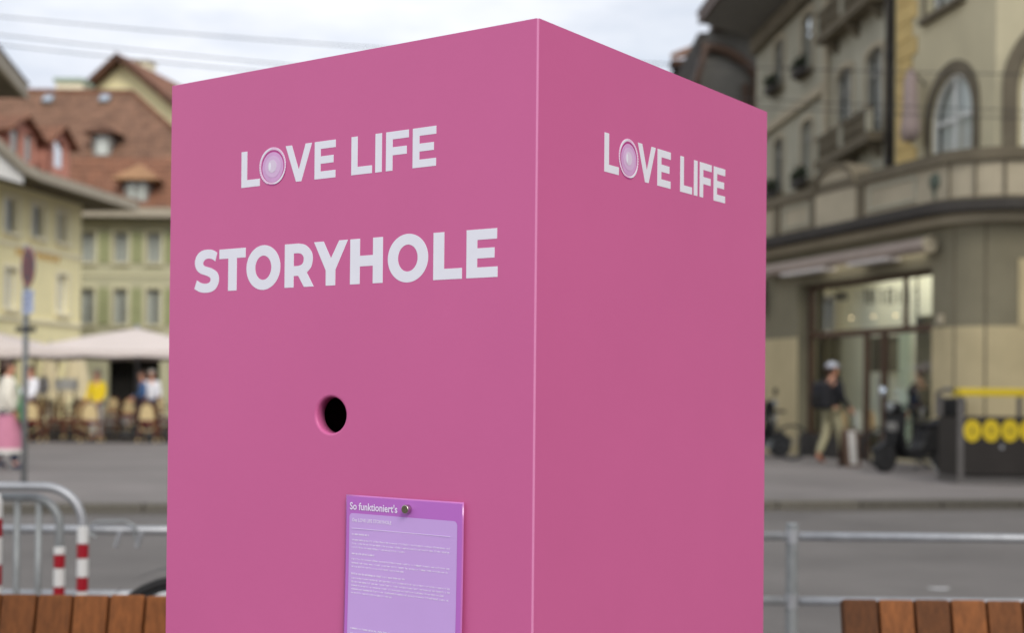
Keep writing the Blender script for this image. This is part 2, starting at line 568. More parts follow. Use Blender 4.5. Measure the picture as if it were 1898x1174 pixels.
def window(parent, fr, outline, depth=0.16, bar=0.06, m='white_wood', casements=2, transom=None, sill=True, curtain=0.0,
           sill_m='stone_dark', g='glass', surround=None, surround_m='green_trim', sproud=0.04):
    x0, x1 = min(q[0] for q in outline), max(q[0] for q in outline)
    z0, z1 = min(q[1] for q in outline), max(q[1] for q in outline)
    inner = shrink(outline, bar)
    mb = MB(fr)
    mb.solid([outline, inner], depth - 0.07, depth - 0.005)
    w = (x1 - x0)
    for k in range(1, casements):
        xc = x0 + w * k / casements
        mb.box(xc - bar * 0.45, xc + bar * 0.45, depth - 0.066, depth - 0.012, z0 + bar * .8, z1 - bar * 0.7)
    for tz in (transom or []):
        mb.box(x0 + bar * .8, x1 - bar * .8, depth - 0.062, depth - 0.016, tz - bar * 0.4, tz + bar * 0.4)
    f = mb.build('window', M[m], parent)
    # one pane per casement
    if len(outline) == 4:
        for k in range(casements):
            a, b = x0 + w * k / casements, x0 + w * (k + 1) / casements
            MB(fr).quad((a + bar * .3, depth - 0.03, z0 + .02), (b - bar * .3, depth - 0.03, z0 + .02),
                        (b - bar * .3, depth - 0.03, z1 - .02), (a + bar * .3, depth - 0.03, z1 - .02)).build('pane', M[g], f)
    else:
        MB(fr).sheet([shrink(outline, bar * .5)], depth - 0.03).build('pane', M[g], f)
    if sill:
        MB(fr).box(x0 - 0.1, x1 + 0.1, -0.14, depth - 0.075, z0 - 0.12, z0 - 0.002).build('sill', M[sill_m], f)
    if surround:
        out = shrink(outline, -surround)
        MB(fr).solid([out, shrink(outline, -0.002)], -sproud, 0.02).build('surround', M[surround_m], f)
    if curtain:
        c = MB(fr)
        n = 10
        for sgn in (0, 1):
            xa = x0 + bar if sgn == 0 else x1 - bar - w * curtain / 2
            xb = xa + w * curtain / 2
            vs, fs = [], []
            for i in range(n + 1):
                x = xa + (xb - xa) * i / n
                y = depth + 0.06 + 0.02 * (i % 2)
                vs += [(x, y, z0 + 0.02), (x, y, z1 - 0.03)]
            fs = [(2 * i, 2 * i + 2, 2 * i + 3, 2 * i + 1) for i in range(n)]
            c.add(vs, fs)
        c.build('curtain', M['curtain'], f)
    return f


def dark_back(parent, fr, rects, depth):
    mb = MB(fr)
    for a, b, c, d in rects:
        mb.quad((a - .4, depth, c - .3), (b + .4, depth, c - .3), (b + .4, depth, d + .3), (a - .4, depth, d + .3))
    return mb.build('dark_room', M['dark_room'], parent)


# ================================================================== THE SETTING
KA = ground_at(200, 951)
KB = ground_at(1650, 944)
kd = (KB - KA)
kd.z = 0
kd.normalize()
kn = Vector((-kd.y, kd.x, 0))
KO = KA + (KB - KA) * 0.5
KO.z = 0
PV = 0.085                                              # height of the pavement above the road
kf = frame(KO, kd, kn)

g = MB()
g.box(-700, 700, -200, 900, -0.3, 0.0)
structure(g.build('square', M['asphalt']))
g = MB(kf)
g.box(-600, 600, 0.30, 800, -0.05, PV)
structure(g.build('pavement', M['paving']))
g = MB(kf)
g.box(-40, 40, -0.32, -0.003, -0.02, 0.004)
structure(g.build('gutter', M['gutter']))
kerb = bpy.data.objects.new('kerb', None)
COL.objects.link(kerb)
kerb.location = KO
structure(kerb)
for i in range(-16, 16):
    MB(kf).box(i * 1.0 + 0.006, i * 1.0 + 0.994, random.uniform(-.004, .004), 0.298, -0.05, PV + random.uniform(0.001, 0.007)).build('kerb_stone', M['granite'], kerb, bevel=0.012)

pm = ground_at(1741, 1092, 0.004)
mk = MB()
mk.add([(pm.x + .07 * cos(a) * (1 + .3 * sin(3 * a)), pm.y + .06 * sin(a) * (1 + .3 * cos(2 * a)), 0.004) for a in [2 * pi * i / 14 for i in range(14)]], [tuple(range(14))])
structure(mk.build('paint_mark', M['white_mark']))


# ================================================================== THE PINK BOX
YAW = 0.9519
BW, BD, BH = 0.7137, 0.700, CAMH + 0.4893
CO = Vector((0.0298, 1.75, 0))
dl = Vector((-sin(YAW), cos(YAW), 0))
dr = Vector((cos(YAW), sin(YAW), 0))
LF = frame(CO + dl * BW, -dl, dr)                      # left face: x from its left edge to the near corner
RF = frame(CO, dr, dl)                                 # right face: x from the near corner to its right edge
box = thing('story_booth', CO + (dl * BW + dr * BD) / 2, 'tall square bright pink booth with white lettering and a round hole', 'booth')
TH, CH = 0.018, 0.0021


def ellipse(cx, cz, rx, rz, n=64):
    return [(cx + rx * cos(2 * pi * i / n), cz + rz * sin(2 * pi * i / n)) for i in range(n)]


fp = MB(LF)
hc, hz, hrx, hrz, fil = 0.3540, 1.2650, 0.0290, 0.0263, 0.0042
NN = 72
out = rect(0, BW - CH, 0, BH)
fp.sheet([out, ellipse(hc, hz, hrx + fil, hrz + fil, NN)], 0.0)
prev = None
for k in range(6):
    a = pi / 2 * k / 5
    e = [(x, fil * (1 - cos(a)), z) for x, z in ellipse(hc, hz, hrx + fil * (1 - sin(a)), hrz + fil * (1 - sin(a)), NN)]
    if prev:
        fp.add(prev + e, [(i, (i + 1) % NN, (i + 1) % NN + NN, i + NN) for i in range(NN)])
    prev = e
e = [(x, TH, z) for x, z in ellipse(hc, hz, hrx, hrz, NN)]
fp.add(prev + e, [(i, (i + 1) % NN, (i + 1) % NN + NN, i + NN) for i in range(NN)])
fp.sheet([rect(0, BW - TH, 0, BH), ellipse(hc, hz, hrx, hrz, NN)], TH)
fp.quad((0, 0, 0), (0, TH, 0), (0, TH, BH), (0, 0, BH))
fp.quad((0, 0, BH), (BW - CH, 0, BH), (BW - TH, TH, BH), (0, TH, BH))
fpo = fp.build('front_panel', M['pink'], box)
for pl in fpo.data.polygons:
    pl.use_smooth = len(pl.vertices) == 4 and pl.area < 5e-4
sp = MB(RF)
sp.prism([(CH, 0, 0), (BD, 0, 0), (BD, TH, 0), (TH + .001, TH, 0)], (0, 0, BH))
sp.build('side_panel', M['pink'], box)
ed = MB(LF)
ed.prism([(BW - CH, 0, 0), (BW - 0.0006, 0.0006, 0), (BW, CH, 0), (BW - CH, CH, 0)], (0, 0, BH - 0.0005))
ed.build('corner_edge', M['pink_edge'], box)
bk = MB(LF)
bk.box(0.001, BW - TH - .001, BD - TH, BD, 0, BH)
bk.build('back_panel', M['pink'], box)
bk = MB(LF)
bk.box(0, TH, TH + .001, BD - TH - .001, 0, BH)
bk.build('side_panel', M['pink'], box)
bk = MB(LF)
bk.box(TH + .001, BW - TH - .001, TH + .001, BD - TH - .001, BH - TH - 0.004, BH - 0.004)
bk.build('lid', M['pink'], box)
bk = MB(LF)
bk.box(TH + .001, BW - TH - .001, TH + .001, BD - TH - .001, 0.02, 0.04)
bk.build('floor_board', M['pink'], box)


def spline(pts, n=6):
    out = []
    for i in range(len(pts) - 1):
        p0, p1, p2, p3 = pts[max(i - 1, 0)], pts[i], pts[i + 1], pts[min(i + 2, len(pts) - 1)]
        for k in range(n):
            t = k / n
            q = []
            for c in (0, 1):
                q.append(0.5 * ((2 * p1[c]) + (-p0[c] + p2[c]) * t + (2 * p0[c] - 5 * p1[c] + 4 * p2[c] - p3[c]) * t * t + (-p0[c] + 3 * p1[c] - 3 * p2[c] + p3[c]) * t ** 3))
            out.append(tuple(q))
    out.append(pts[-1])
    return out


VT = 0.0003                                            # the vinyl's thickness


def letter(fr, loops):
    MB(fr).solid(loops, -VT, 0.0001).build('letter', M['vinyl'], box)


B0, B1 = 1.4538, 1.5189
letter(LF, [[(.1104, 1.5145), (.1062, 1.5012)] + spline([(.1062, 1.5012), (.0988, 1.5048), (.0911, 1.5062), (.0830, 1.5048), (.0785, 1.5003), (.0795, 1.4962), (.0862, 1.4935), (.0960, 1.4912), (.1060, 1.4868), (.1120, 1.4820), (.1150, 1.4742), (.1135, 1.4660), (.1075, 1.4580), (.0980, 1.4538), (.0842, 1.4526), (.0705, 1.4545), (.0584, 1.4596)])[1:]
            + spline([(.0645, 1.4731), (.0735, 1.4687), (.0840, 1.4670), (.0930, 1.4686), (.0958, 1.4732), (.0930, 1.4770), (.0840, 1.4802), (.0730, 1.4832), (.0640, 1.4890), (.0594, 1.4978), (.0605, 1.5070), (.0665, 1.5148), (.0765, 1.5195), (.0899, 1.5205), (.1010, 1.5188), (.1104, 1.5145)])[:-1]])
letter(LF, [[(.1152, B1), (.1152, 1.5040), (.1355, 1.5040), (.1355, B0), (.1545, B0), (.1545, 1.5040), (.1738, 1.5040), (.1738, B1)]])
letter(LF, [ellipse(.2122, 1.4865, .0363, .0340), ellipse(.2122, 1.4862, .0172, .0184)])
letter(LF, [[(.2576, B0), (.2576, B1), (.2860, B1)] + spline([(.2860, B1), (.2985, 1.5165), (.3080, 1.5105), (.3140, 1.5025), (.3150, 1.4930), (.3118, 1.4825), (.3034, 1.4750)])[1:] + [(.3176, B0), (.2977, B0), (.2857, 1.4708), (.2764, 1.4708), (.2764, B0)],
            [(.2763, 1.5045), (.2855, 1.5045)] + spline([(.2855, 1.5045), (.2920, 1.5028), (.2960, 1.4990), (.2968, 1.4945), (.2955, 1.4900), (.2915, 1.4868), (.2855, 1.4855)])[1:] + [(.2763, 1.4855)]])
letter(LF, [[(.3174, B1), (.3368, B1), (.3515, 1.4937), (.3674, B1), (.3846, B1), (.3605, 1.4766), (.3603, B0), (.3415, B0), (.3413, 1.4762)]])
letter(LF, [[(.3891, B1), (.4078, B1), (.4078, 1.4943), (.4325, 1.4943), (.4325, B1), (.4511, B1), (.4511, B0), (.4325, B0), (.4325, 1.4790), (.4078, 1.4790), (.4078, B0), (.3891, B0)]])
letter(LF, [ellipse(.4969, 1.4865, .0365, .0340), ellipse(.4969, 1.4866, .0178, .0188)])
letter(LF, [[(.5426, B1), (.5615, B1), (.5615, 1.4685), (.5924, 1.4685), (.5924, B0), (.5426, B0)]])
letter(LF, [[(.5998, B1), (.6507, B1), (.6507, 1.5048), (.6180, 1.5048), (.6180, 1.4935), (.6468, 1.4935), (.6468, 1.4798), (.6180, 1.4798), (.6180, 1.4678), (.6521, 1.4678), (.6521, B0), (.5998, B0)]])

C0, C1 = 1.6114, 1.6666


def letter_e(x, w, st, c0, c1):
    return [(x, c1), (x + w, c1), (x + w, c1 - .0111), (x + st, c1 - .0111), (x + st, c1 - .0220), (x + w - .0040, c1 - .0220), (x + w - .0040, c1 - .0330),
            (x + st, c1 - .0330), (x + st, c0 + .0110), (x + w, c0 + .0110), (x + w, c0), (x, c0)]


def love_life(fr, f, zo=0.0):
    L_ = lambda x, w, st: [(x, C1), (x + st, C1), (x + st, C0 + .0112), (x + w, C0 + .0112), (x + w, C0), (x, C0)]
    shapes = [L_(.1624, .0404, .0126), [(.2569, C1), (.2700, C1), (.2845, 1.6290), (.2981, C1), (.3111, C1), (.2901, C0), (.2791, C0)],
              letter_e(.3167, .0418, .0122, C0, C1), L_(.3893, .0397, .0120), [(.4350, C1), (.4473, C1), (.4473, C0), (.4350, C0)],
              [(.4549, C1), (.4967, C1), (.4967, C1 - .0111), (.4672, C1 - .0111), (.4672, C1 - .0222), (.4931, C1 - .0222), (.4931, C1 - .0336), (.4672, C1 - .0336), (.4672, C0), (.4549, C0)],
              letter_e(.5038, .0418, .0121, C0, C1)]
    for s in shapes:
        letter(fr, [[(f(x), z + zo) for x, z in s]])
    # the round emblem that stands for the O
    cx, cz, k = f(.2301), 1.6386 + zo, f(1.0) - f(0.0)
    E_ = lambda r, dx=0, dz=0, q=1.0: ellipse(cx + dx, cz + dz, r * k, r * q, 56)
    em = MB(fr).solid([E_(.0286, .0004, -.0006)], -VT, 0.0001).build('emblem', M['magenta'], box)
    MB(fr).solid([E_(.0281, -.0002, .0010), E_(.0246, .0002, .0002)], -VT * 2, -VT * 1.05).build('emblem_rim', M['blush'], em)
    bd = MB(fr)
    for i in range(44):                                # beaded edge
        a = 2 * pi * i / 44
        if cos(a - 0.35) ** 2 > 0.42:
            bd.solid([ellipse(cx + .0272 * k * cos(a), cz + .0272 * sin(a), .0009 * k, .0011, 8)], -VT * 3, -VT * 2.05)
    bd.build('emblem_beads', M['vinyl'], em)['kind'] = 'stuff'
    for i0, i1, m in ((28, 52, 'vinyl'), (84, 108, 'vinyl')):   # bright arcs of the rim
        o_, n_ = [], []
        for i in range(i0, i1 + 1):
            a = 2 * pi * i / 112
            wdt = .0022 * sin(pi * (i - i0) / (i1 - i0)) + .0002
            o_.append((cx + (.0268 + wdt * .6) * k * cos(a), cz + (.0268 + wdt * .6) * sin(a)))
            n_.append((cx + (.0268 - wdt * .6) * k * cos(a), cz + (.0268 - wdt * .6) * sin(a)))
        MB(fr).solid([o_ + n_[::-1]], -VT * 3.1, -VT * 2.1).build('emblem_arc', M[m], em)
    MB(fr).solid([E_(.0222, .0004, -.0012, 1.03)], -VT * 2, -VT * 1.05).build('emblem_disc', M['lilac_print'], em)
    MB(fr).solid([E_(.0165, .0006, -.0004)], -VT * 3, -VT * 2.05).build('emblem_disc', M['lilac_mid'], em)
    MB(fr).solid([E_(.0092, -.0004, .0002, 1.06)], -VT * 4, -VT * 3.05).build('emblem_highlight', M['lilac_pale'], em)
    MB(fr).solid([ellipse(cx - .0052 * k, cz, .0021 * k, .0062, 24)], -VT * 5, -VT * 4.05).build('emblem_highlight', M['vinyl'], em)


love_life(LF, lambda x: x)
love_life(RF, lambda x: .1665 + (x - .1624) * .979, 0.0006)

# the laminated notice, hung from one magnet
SX, SZ = 0.3918, 1.1503
sh = thing('notice_sheet', LF @ Vector((SX + .105, 0, SZ)), 'laminated purple instruction notice hanging on the front of the pink booth', 'notice')
YS = -0.0045


def bow(x, z):
    return YS - 0.006 * ((SZ - z) / .3) ** 2 - 0.0012 * sin((x - SX) * 14)


def sheet_part(name, m, pts_rect, lift, parent, nx=8, nz=10, corner=0.0):
    a, b, c, d = pts_rect
    mb = MB(LF)
    if corner:
        lp = []
        for cx, cz, a0 in ((b - corner, d - corner, 0), (a + corner, d - corner, 90), (a + corner, c + corner, 180), (b - corner, c + corner, 270)):
            for i in range(6):
                t = radians(a0 + 90 * i / 5)
                lp.append((cx + corner * cos(t), cz + corner * sin(t)))
        # band of rows so the panel follows the sheet's bow
        zs = sorted(set([round(q[1], 5) for q in lp] + [c + (d - c) * i / 12 for i in range(13)]))
        vs, fs = [], []
        for z in zs:
            dz = max(0, (c + corner) - z, z - (d - corner))
            ins = corner - sqrt(max(0, corner ** 2 - min(dz, corner) ** 2))
            for i in range(nx + 1):
                x = a + ins + (b - a - 2 * ins) * i / nx
                vs.append((x, bow(x, z) - lift, z))
        for r in range(len(zs) - 1):
            fs += [(r * (nx + 1) + i, r * (nx + 1) + i + 1, (r + 1) * (nx + 1) + i + 1, (r + 1) * (nx + 1) + i) for i in range(nx)]
        mb.add(vs, fs)
    else:
        vs, fs = [], []
        for r in range(nz + 1):
            z = c + (d - c) * r / nz
            for i in range(nx + 1):
                x = a + (b - a) * i / nx
                vs.append((x, bow(x, z) - lift, z))
        for r in range(nz):
            fs += [(r * (nx + 1) + i, r * (nx + 1) + i + 1, (r + 1) * (nx + 1) + i + 1, (r + 1) * (nx + 1) + i) for i in range(nx)]
        mb.add(vs, fs)
    o = mb.build(name, M[m], parent, smooth=True)
    return o


rim = sheet_part('laminate', 'lamin', (SX - .0015, SX + .2115, SZ - .3, SZ + .0015), 0.0, sh)
sol = rim.modifiers.new('thickness', 'SOLIDIFY')
sol.thickness = 0.0003
sol.offset = 1
sheet_part('printed_sheet', 'sheet', (SX + .0005, SX + .2095, SZ - .297, SZ - .0005), 0.0009, sh)
sheet_part('text_panel', 'sheet_in', (SX + .0065, SX + .2015, SZ - .290, SZ - .0245), 0.0013, sh, corner=0.006)


def text_on_sheet(body, x, z, size, m, sx=1.0, width=None):
    cu = bpy.data.curves.new('lettering', 'FONT')
    cu.body = body
    cu.size = size
    cu.offset = size * 0.022
    cu.resolution_u = 3
    to = bpy.data.objects.new('lettering', cu)
    COL.objects.link(to)
    bpy.context.view_layer.update()
    me = bpy.data.meshes.new_from_object(to.evaluated_get(bpy.context.evaluated_depsgraph_get()))
    bpy.data.objects.remove(to)
    mb = MB(LF)
    if width:
        w = max(v.co.x for v in me.vertices) - min(v.co.x for v in me.vertices)
        sx = width / w
    vs = [(x + v.co.x * sx, bow(x + v.co.x * sx, z + v.co.y) - 0.0017, z + v.co.y) for v in me.vertices]
    mb.add(vs, [tuple(pp.vertices) for pp in me.polygons])
    return mb.build('lettering', M[m], sh)


text_on_sheet("So funktioniert's", SX + .0072, SZ - .0192, .0145, 'sheet_txt', width=.0895)
text_on_sheet('Das LOVE LIFE STORYHOLE', SX + .0125, SZ - .0362, .0068, 'sheet_txt', width=.0735)
ln = MB(LF)
ln.box(SX + .0125, SX + .191, bow(SX + .1, SZ - .046) - .0017, bow(SX + .1, SZ - .046) - .0015, SZ - .0462, SZ - .0456)
ln.build('rule', M['sheet_dim'], sh)


def small_print(x0, x1, z, h, m, bold=False, seed=0):
    """one line of print too small to read: word-long rows of strokes"""
    rnd = random.Random(seed)
    mb = MB(LF)
    x = x0
    while x < x1 - h:
        n = rnd.randint(2, 9)
        for k in range(n):
            if x > x1 - h * .4:
                break
            w = h * rnd.uniform(.30, .62)
            up = h * (1.0 if rnd.random() < .25 else .72)
            y = bow(x, z) - .0017
            st = h * (.32 if bold else .26)
            mb.quad((x, y, z), (x + st, y, z), (x + st, y, z + up), (x, y, z + up))
            if rnd.random() < .75:
                zz = z + rnd.choice((0, h * .3, h * .58))
                mb.quad((x + st, y, zz), (x + w, y, zz), (x + w, y, zz + st), (x + st, y, zz + st))
            if rnd.random() < .5:
                mb.quad((x + w, y, z), (x + w + st, y, z), (x + w + st, y, z + h * .72), (x + w, y, z + h * .72))
            x += w + st + h * .16
        x += h * .5
    return mb.build('small_print', M[m], sh)


rows = [(.0555, .037, 1), (.0635, .178, 0), (.0688, .178, 0), (.0741, .1, 0), (.0832, .044, 1), (.0907, .178, 0), (.0962, .178, 0), (.1015, .098, 0),
        (.1118, .105, 1), (.1178, .178, 0), (.1230, .178, 0), (.1282, .170, 0), (.1334, .178, 0), (.1386, .078, 0),
        (.1890, .09, 1), (.1962, .178, 0), (.2014, .12, 0), (.2066, .178, 0), (.2118, .178, 0), (.2170, .15, 0), (.2222, .178, 0)]
for i, (dz, w, bold) in enumerate(rows):
    small_print(SX + .0125, SX + .0125 + w, SZ - dz, .0031 if bold else .0027, 'sheet_txt' if bold else 'sheet_dim', bool(bold), 100 + i)

mg = thing('magnet', LF @ Vector((.5086, -.006, 1.1378)), 'small round metal magnet pinning the purple notice to the booth', 'magnet')
b = MB(LF @ Matrix.Translation((.5086, 0, 1.1378)))
b.lathe([(.0056, -.0072), (.0062, -.0078), (.0062, -.0150), (.0056, -.0155)], n=24, ax='Y')
b.build('cylinder_body', M['brass'], mg, smooth=False, bevel=0.0004)
b = MB(LF @ Matrix.Translation((.5086, 0, 1.1378)))
b.lathe([(.0050, -.0154), (.0050, -.0158), (.0, -.0158)], n=20, ax='Y')
b.build('end_face', M['brass_end'], mg)


# ================================================================== LEFT-HAND BUILDINGS
# --- green-grey sandstone house (front parallel to the picture, 60 m away)
GY = 60.0
gl, gr_ = -27.0, at(385, 500, GY).x
gz = lambda py: at(240, py, GY).z
gx = lambda px: at(px, 500, GY).x
house = thing('green_house', (gl + (gr_ - gl) / 2, GY, PV), 'green-grey stone house with shutters and big hipped tile roof behind the parasols', 'house')
GF = frame((0, GY, 0), (1, 0), (0, 1))
wins = []
for px in (150, 211, 272, 331):
    for (ya, yb) in ((487, 431), (602, 535)):
        a = gx(px)
        wins.append(rect(a, a + .62, gz(ya), gz(yb)))
shopz = gz(668)
opens = [rect(gx(203), gx(298), PV + .1, shopz), rect(gx(318), gx(346), PV + .1, shopz), rect(gx(60), gx(113), PV + .1, shopz), rect(gx(-20), gx(40), PV + .1, shopz)]
eavez = gz(407)
MB(GF).sheet([rect(gl, gr_, PV - .05, eavez)] + wins + opens, 0, 0.22).build('wall', M['green_stone'], house)
w = MB()
w.box(gr_ - .02, gr_, GY + .002, GY + 11, PV, eavez)
w.box(gl, gl + .2, GY + .002, GY + 11, PV, eavez)
w.box(gl + .2, gr_ - .02, GY + 10.8, GY + 11, PV, eavez)
w.build('side_wall', M['green_stone'], house)
for i, o_ in enumerate(wins):
    window(house, GF, o_, depth=.2, bar=.05, m='grey_wood', curtain=.55 if i % 2 else .7, surround=.14, sill_m='green_trim', surround_m='green_trim')
for px in (150, 211, 272, 331):
    for (ya, yb) in ((487, 431), (602, 535)):
        z0, z1 = gz(ya), gz(yb)
        for a in (gx(px) + .80, gx(px) + 1.045):
            MB(GF).box(a, a + .235, -.06, -.012, z0, z1).build('shutter', M['shutter'], house)
dark_back(house, GF, [(gl + .5, gr_ - .5, PV, eavez - .4)], 1.4)
MB(GF).box(gl, gr_ + .03, -.07, -.003, gz(652), gz(646)).build('string_course', M['green_trim'], house)
MB(GF).box(gl, gr_ + .02, -.05, -.003, gz(512), gz(508)).build('string_course', M['green_trim'], house)
ez, bz = gz(390), gz(291)
EO, RB = 1.0, 2.2                                       # eave overhang, depth of the flared lower roof
rl, rr = gl - 1, gr_ + 0.9
ry, rz_ = GY + 6.2, at(150, 170, GY + 6.2).z
by, bzz = GY + 1.6, at(150, 291, GY + 1.6).z
MB().box(rl, rr, GY - EO, GY - EO + .12, eavez, ez).build('fascia', M['eave'], house)
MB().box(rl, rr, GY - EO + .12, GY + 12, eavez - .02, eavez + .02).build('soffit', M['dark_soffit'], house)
hipx = at(246, 170, ry).x
lo = MB()
bR = rr - 1.5
lo.add([(rl, GY - EO, ez), (rr, GY - EO, ez), (bR, by, bzz), (rl, by, bzz)], [(0, 1, 2, 3)])
lo.add([(rr, GY - EO, ez), (rr, GY + 13, ez), (bR, GY + 10.8, bzz), (bR, by, bzz)], [(0, 1, 2, 3)])
lo.build('lower_roof', M['roof_orange'], house)
up = MB()
up.add([(rl, by, bzz), (bR + .05, by, bzz), (hipx, ry, rz_), (rl, ry, rz_)], [(0, 1, 2, 3)])
up.add([(bR + .05, by, bzz), (bR + .05, GY + 10.8, bzz), (hipx, ry, rz_)], [(0, 1, 2)])
up.add([(rl, GY + 10.8, bzz), (bR + .05, GY + 10.8, bzz), (hipx, ry, rz_), (rl, ry, rz_)], [(0, 1, 2, 3)])
roof = up.build('upper_roof', M['roof'], house)
MB().tube([(rl, ry, rz_ + .02), (hipx, ry, rz_ + .02), (bR + .05, by, bzz + .02)], .13, 6).build('ridge_tiles', M['roof_orange'], roof)


def roofy(z):
    """point on the front slope of the green house's roof"""
    if z < bzz:
        return GY - EO + (by - GY + EO) * (z - ez) / (bzz - ez)
    return by + (ry - by) * (z - bzz) / (rz_ - bzz)


def dormer(parent, px, py0, py1, wpx, hoodpx, hood_top, wall_m, hood_m, win_m, n=2):
    y = GY + 1.0
    for _ in range(8):
        y = roofy(at(px, py1, y).z)
    a, b = at(px - wpx / 2, py1, y).x, at(px + wpx / 2, py1, y).x
    z0, z1 = at(px, py1, y).z, at(px, py0, y).z
    zt = at(px, hood_top, y).z
    h0 = (hoodpx / wpx - 1) * (b - a) / 2
    fr = frame((0, y, 0), (1, 0), (0, 1))
    d = MB(fr)
    d.solid([rect(a, b, z0, z1), rect(a + .1, b - .1, z0 + .06, z1 - .06)], 0, .1)
    d.box(a, a + .1, .1, 3.0, z0, z1)
    d.box(b - .1, b, .1, 3.0, z0, z1)
    dd = d.build('dormer', M[wall_m], parent)
    MB(fr).quad((a + .05, .05, z0 + .03), (b - .05, .05, z0 + .03), (b - .05, .05, z1 - .03), (a + .05, .05, z1 - .03)).build('pane', M['glass'], dd)
    c = MB(fr)
    for k in range(n):
        s = a + .12 + (b - a - .24) * k / n
        c.box(s + .02, s + (b - a - .24) / n - .02, .09, .11, z0 + .04, z1 - .1)
    c.build('curtain', M['curtain'], dd)
    MB(fr).box((a + b) / 2 - .03, (a + b) / 2 + .03, .02, .049, z0 + .05, z1 - .05).build('mullion', M[win_m], dd)
    m = (a + b) / 2
    h = MB(fr)
    h.add([(a - h0, -.35, z1), (b + h0, -.35, z1), (m, .5, zt), (m, 4.0, zt), (b + h0, 2.6, z1), (a - h0, 2.6, z1)], [(0, 1, 2), (1, 4, 3, 2), (0, 2, 3, 5)])
    h.add([(a - h0, -.35, z1 - .06), (b + h0, -.35, z1 - .06), (b + h0, 2.6, z1 - .06), (a - h0, 2.6, z1 - .06)], [(0, 1, 2, 3)])
    h.add([(a - h0, -.35, z1 - .06), (b + h0, -.35, z1 - .06), (b + h0, -.35, z1), (a - h0, -.35, z1)], [(0, 1, 2, 3)])
    h.build('hood', M[hood_m], dd)


dormer(house, 188, 246, 288, 32, 62, 226, 'grey_wood', 'roof_dark', 'white_wood', 2)
dormer(house, 252, 332, 374, 42, 84, 300, 'grey_wood', 'hood', 'grey_wood', 3)
for px, py in ((90, 187), (195, 186)):
    y = GY + 4
    for _ in range(8):
        y = roofy(at(px, py, y).z)
    c = at(px, py, y)
    sl = Vector((0, ry - by, rz_ - bzz)).normalized()
    nn = Vector((0, -sl.z, sl.y))
    s = MB()
    s.prism([c + Vector((dx, 0, 0)) + sl * dz for dx, dz in ((-.27, -.32), (.27, -.32), (.27, .32), (-.27, .32))], nn * .16)
    sk = s.build('skylight', M['lead'], house)
    s = MB()
    s.prism([c + nn * .161 + Vector((dx, 0, 0)) + sl * dz for dx, dz in ((-.21, -.26), (.21, -.26), (.21, .26), (-.21, .26))], nn * .02)
    s.build('pane', M['skylight'], sk)
cx0, cx1 = at(110, 160, 68).x, at(158, 160, 68).x
ch = MB()
ch.box(cx0, cx1, 67.5, 69, 12, at(130, 157, 68).z)
cho = ch.build('chimney', M['cream_trim'], house)
MB().box(cx0 - .1, cx1 + .1, 67.4, 69.1, at(130, 157, 68).z + .003, at(130, 149, 68).z).build('chimney_cap', M['verdigris'], cho)

# --- gabled house further back
HY = 82.0
ax_, az_ = at(230, 104, HY).x, at(230, 104, HY).z
gh = thing('gabled_house', (ax_, HY + 6, PV), 'tall house whose pale gable rises above the big hipped roof', 'house')
sl_ = 0.83
gw = 5.0
HF = frame((ax_, HY, 0), (0.98, -0.2), (0.2, 0.98))
g = MB(HF)
g.prism([(-gw, 0, PV), (gw, 0, PV), (gw, 0, az_ - gw * sl_ - .35), (0, 0, az_ - .35), (-gw, 0, az_ - gw * sl_ - .35)], (0, 16, 0))
g.build('wall', M['cream'], gh)
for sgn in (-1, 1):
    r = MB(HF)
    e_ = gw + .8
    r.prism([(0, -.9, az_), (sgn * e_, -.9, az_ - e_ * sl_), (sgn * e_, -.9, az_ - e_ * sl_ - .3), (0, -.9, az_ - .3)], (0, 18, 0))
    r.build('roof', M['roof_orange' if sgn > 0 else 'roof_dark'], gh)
    v = MB(HF)
    v.prism([(0, -.96, az_ + .05), (sgn * e_, -.96, az_ - e_ * sl_ + .05), (sgn * e_, -.96, az_ - e_ * sl_ - .42), (0, -.96, az_ - .42)], (0, .055, 0))
    v.build('verge_board', M['roof_dark'], gh)
c_ = MB(HF)
c_.box(-1.1, -.2, 3.5, 4.5, az_ - 2, az_ + .5)
cho = c_.build('chimney', M['cream_trim'], gh)
MB(HF).box(-1.2, -.1, 3.4, 4.6, az_ + .503, az_ + .65).build('chimney_cap', M['stone_pale'], cho)

# --- cream house, receding front on the left
YO = Vector((-16.75, 52.2, 0))
yd = Vector((0.158, 0.9875, 0))
yn = Vector((0.9875, -0.158, 0))
LEN = 13.0
ch_ = thing('cream_house', YO - yd * 6 - yn * 4 + Vector((0, 0, PV)), 'cream house with deep white eaves and pink dormers at the left edge', 'house')
YF = frame(YO - yd * LEN, yd, -yn)                       # local x runs away from the camera, 0..13
toz = lambda px, py, n=0.0: None


def on_front(px, py):
    d = ray(px, py)
    A = YO
    # intersect with the vertical plane through YO with normal yn
    k = (A.x * yn.x + A.y * yn.y) / (d.x * yn.x + d.y * yn.y)
    q = Vector((0, 0, CAMH)) + d * k
    return (q - YO).dot(yd) + LEN, q.z


